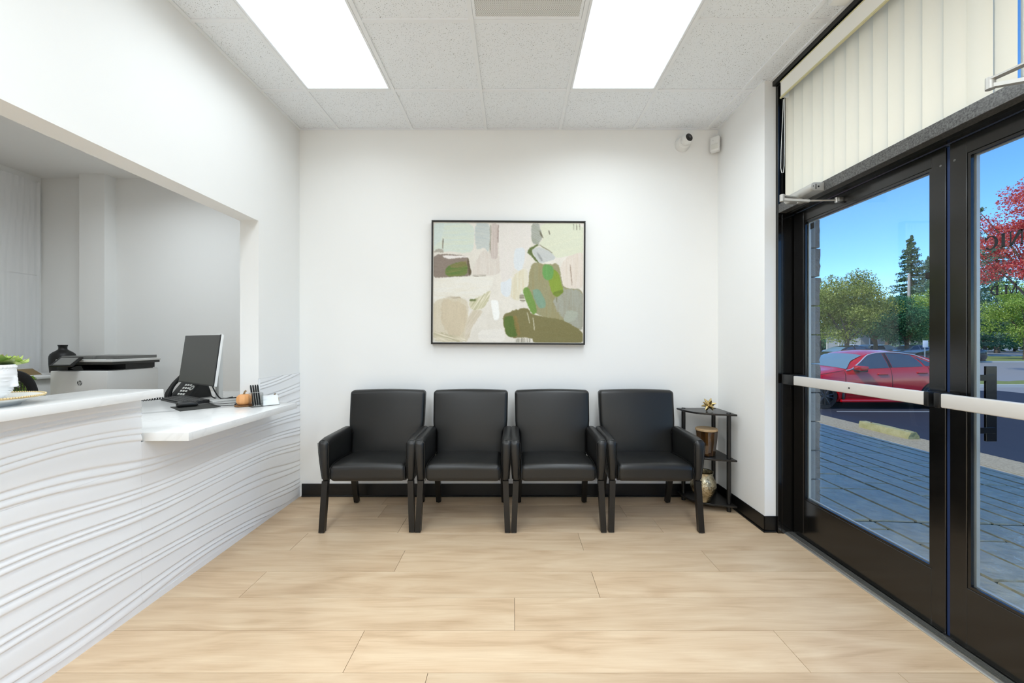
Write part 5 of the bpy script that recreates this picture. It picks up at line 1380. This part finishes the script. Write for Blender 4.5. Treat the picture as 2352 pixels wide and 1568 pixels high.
def conifer(name, loc, h, r, label, seed, lm, group=None, nl=9000):
    t = thing(name, loc, label, 'tree', group=group); r_ = np.random.default_rng(seed)
    part('trunk', G().tube([(0, 0, 0), (0, 0, h*.97)], [h*.018, h*.002], 8), BARK, t)
    P = []; D_ = []
    tiers = 34
    for i in range(tiers):
        f = i/tiers; z = h*(.10+.88*f); rr = r*(1-f)**.85*(.75+.5*r_.random()); nbr = int(10-4*f)
        for k in range(nbr):
            a = r_.random()*2*PI; L = rr*(.55+.5*r_.random()); m = max(6, int(nl/tiers/nbr*(1-f*.5)))
            s = r_.random(m)**.7; x = s*L
            pz = z-.22*L*s+.10*L*s*s+r_.normal(size=m)*.10*h/18
            sp = r_.normal(size=m)*.11*L*(.4+s*.6)
            P.append(np.stack([x*math.cos(a)-sp*math.sin(a), x*math.sin(a)+sp*math.cos(a), pz], -1))
    P = np.concatenate(P); V, F = leaf_blob(P, .022*h*.42+.06, .9)
    o = npmesh('crown', V, F, lm, t); o['kind'] = 'stuff'; return t
LG1 = leafmat('leaf_olive', (104, 116, 48), (152, 164, 74), (206, 206, 118)); LG2 = leafmat('leaf_deep', (44, 92, 66), (76, 132, 96), (132, 176, 122)); LG3 = leafmat('leaf_bright', (128, 156, 64), (172, 194, 92), (208, 220, 130))
LRED = leafmat('leaf_red', (196, 62, 66), (226, 104, 98), (242, 152, 124)); LCON = leafmat('needle', (62, 96, 76), (104, 134, 102), (152, 170, 128)); LCON2 = leafmat('needle_pale', (84, 112, 96), (126, 152, 124), (164, 180, 146))
LORG = leafmat('leaf_orange', (160, 120, 60), (190, 140, 76), (176, 160, 84))
tree('broadleaf_tree', (at(1944, 33), 33, ZL), 7, (0, 0, 4.5), (3.0, 2.6, 2.6), 46, 13000, .23, LG1, 'olive green broadleaf tree just past the block pier', 1, forks=8)
tree('broadleaf_tree', (at(1880, 36), 36, ZL), 7, (0, 0, 4.7), (2.9, 2.6, 2.8), 40, 9000, .24, LG1, 'olive leafy tree half hidden behind the block pier', 2)
tree('broadleaf_tree', (at(2010, 37), 37, ZL), 6, (0, 0, 3.9), (2.8, 2.6, 2.0), 38, 9500, .24, LG2, 'dark green tree between the olive tree and the utility pole', 3)
tree('broadleaf_tree', (at(2082, 36), 36, ZL), 6, (0, 0, 3.6), (2.7, 2.5, 2.0), 38, 10000, .24, LG2, 'teal green tree in front of the utility pole', 4)
tree('broadleaf_tree', (at(2138, 40), 40, ZL), 6, (0, 0, 4.2), (2.4, 2.4, 2.4), 34, 9000, .25, LG3, 'paler green tree beside the door stile under the conifer', 5)
tree('small_red_tree', (at(2036, 42), 42, ZL), 6, (0, 0, 5.0), (1.6, 1.6, .9), 14, 2200, .22, LORG, 'orange tinged treetop showing among the green trees', 6)
conifer('conifer', (at(2092, 70), 70, ZL), 21.0, 6.2, 'tall conifer rising above the other trees', 7, LCON, nl=36000)
conifer('conifer', (at(2132, 66), 66, ZL), 16.3, 4.2, 'second conifer beside the tall one, near the door stile', 8, LCON2, nl=24000)
conifer('conifer', (at(2215, 46), 46, ZL), 20.5, 6.5, 'large grey green conifer behind the red maple', 9, LCON2, nl=30000)
conifer('conifer', (at(2290, 60), 60, ZL), 18, 7.5, 'broad conifer behind the lettering on the near door', 10, LCON, nl=28000)
tree('red_maple', (at(2400, 21), 21, ZL), 10, (0, 0, 7.4), (3.4, 3.0, 3.1), 70, 12500, .185, LRED, 'red leaved maple seen through the near door', 11, flat_=.45, forks=12, rad=.24)
tree('broadleaf_tree', (at(2356, 36), 36, ZL), 6, (0, 0, 4.2), (2.6, 2.4, 2.6), 40, 11000, .24, LG3, 'bright green tree below the red maple', 12)
tree('broadleaf_tree', (at(2262, 50), 50, ZL), 6, (0, 0, 4.0), (4.2, 3.5, 2.8), 40, 9000, .34, LG2, 'dark green tree mass behind the far road', 13, group=None)
# background row of trees and low building far off
for i, (x, Y, hgt) in enumerate(((1850, 72, 5), (1905, 75, 6), (1965, 74, 6), (2025, 78, 7), (2190, 72, 7), (2330, 70, 7), (2400, 74, 7), (2470, 60, 8))):
    tree('background_tree', (at(x, Y), Y, ZL), 6, (0, 0, hgt*.5), (5.0, 4, hgt*.5), 26, 3600, .62, (LG2, LG1, LCON)[i % 3],
         'distant tree behind the parking lot, %s counted from the block pier' % ('first', 'second', 'third', 'fourth', 'fifth', 'sixth', 'seventh', 'eighth')[i], 20+i, group='distant trees behind the parking lot', forks=4)
for i, (x, y, hgt) in enumerate(((88, 44, 8), (92, 30, 7), (96, 16, 8), (94, 2, 7), (98, -12, 8))):
    tree('background_tree', (x, y, ZL), 6, (0, 0, hgt*.5), (7.5, 8.5, hgt*.5), 26, 2600, .8, (LG2, LG1, LCON)[i % 3],
         'distant tree beyond the street out of view past the near door, %s in its row' % ('first', 'second', 'third', 'fourth', 'fifth')[i], 40+i, group='distant trees along the street', forks=4)
bld = thing('low_building', (at(2075, 56), 56, ZL), 'low grey building behind the parked cars', 'building')
part('wall', G().box(-6, 6, 0, 6, 0, 2.9), mat('grey_siding', (150, 150, 144), .8), bld)
part('roof', G().prism([(-6.6, 2.9), (6.6, 2.9), (5.2, 4.2), (-5.2, 4.2)], 'y', -.6, 6.6), mat('shingle', (110, 106, 100), .9), bld, normals=True)
for k in range(4):
    wn = part('window', G().box(-4.8+2.6*k, -3.6+2.6*k, -.05, .0, 1.0, 2.2), mat('white_trim', (214, 214, 210), .6), bld)
    part('pane', G().box(-4.7+2.6*k, -3.7+2.6*k, -.06, -.05, 1.1, 2.1), mat('dark_pane', (50, 58, 64), .1), wn)
cp_ = thing('carport', (at(1885, 40), 42, ZL), 'carport with pale posts behind the parked cars', 'carport')
part('roof', G().box(-4, 2.6, -1.5, 3, 2.35, 2.6), mat('shingle', (110, 106, 100), .9), cp_)
for x in (-3.6, -1.2, 1.2, 2.4): part('post', G().box(x-.07, x+.07, -1.4, -1.26, 0, 2.35), mat('white_trim', (214, 214, 210), .6), cp_)
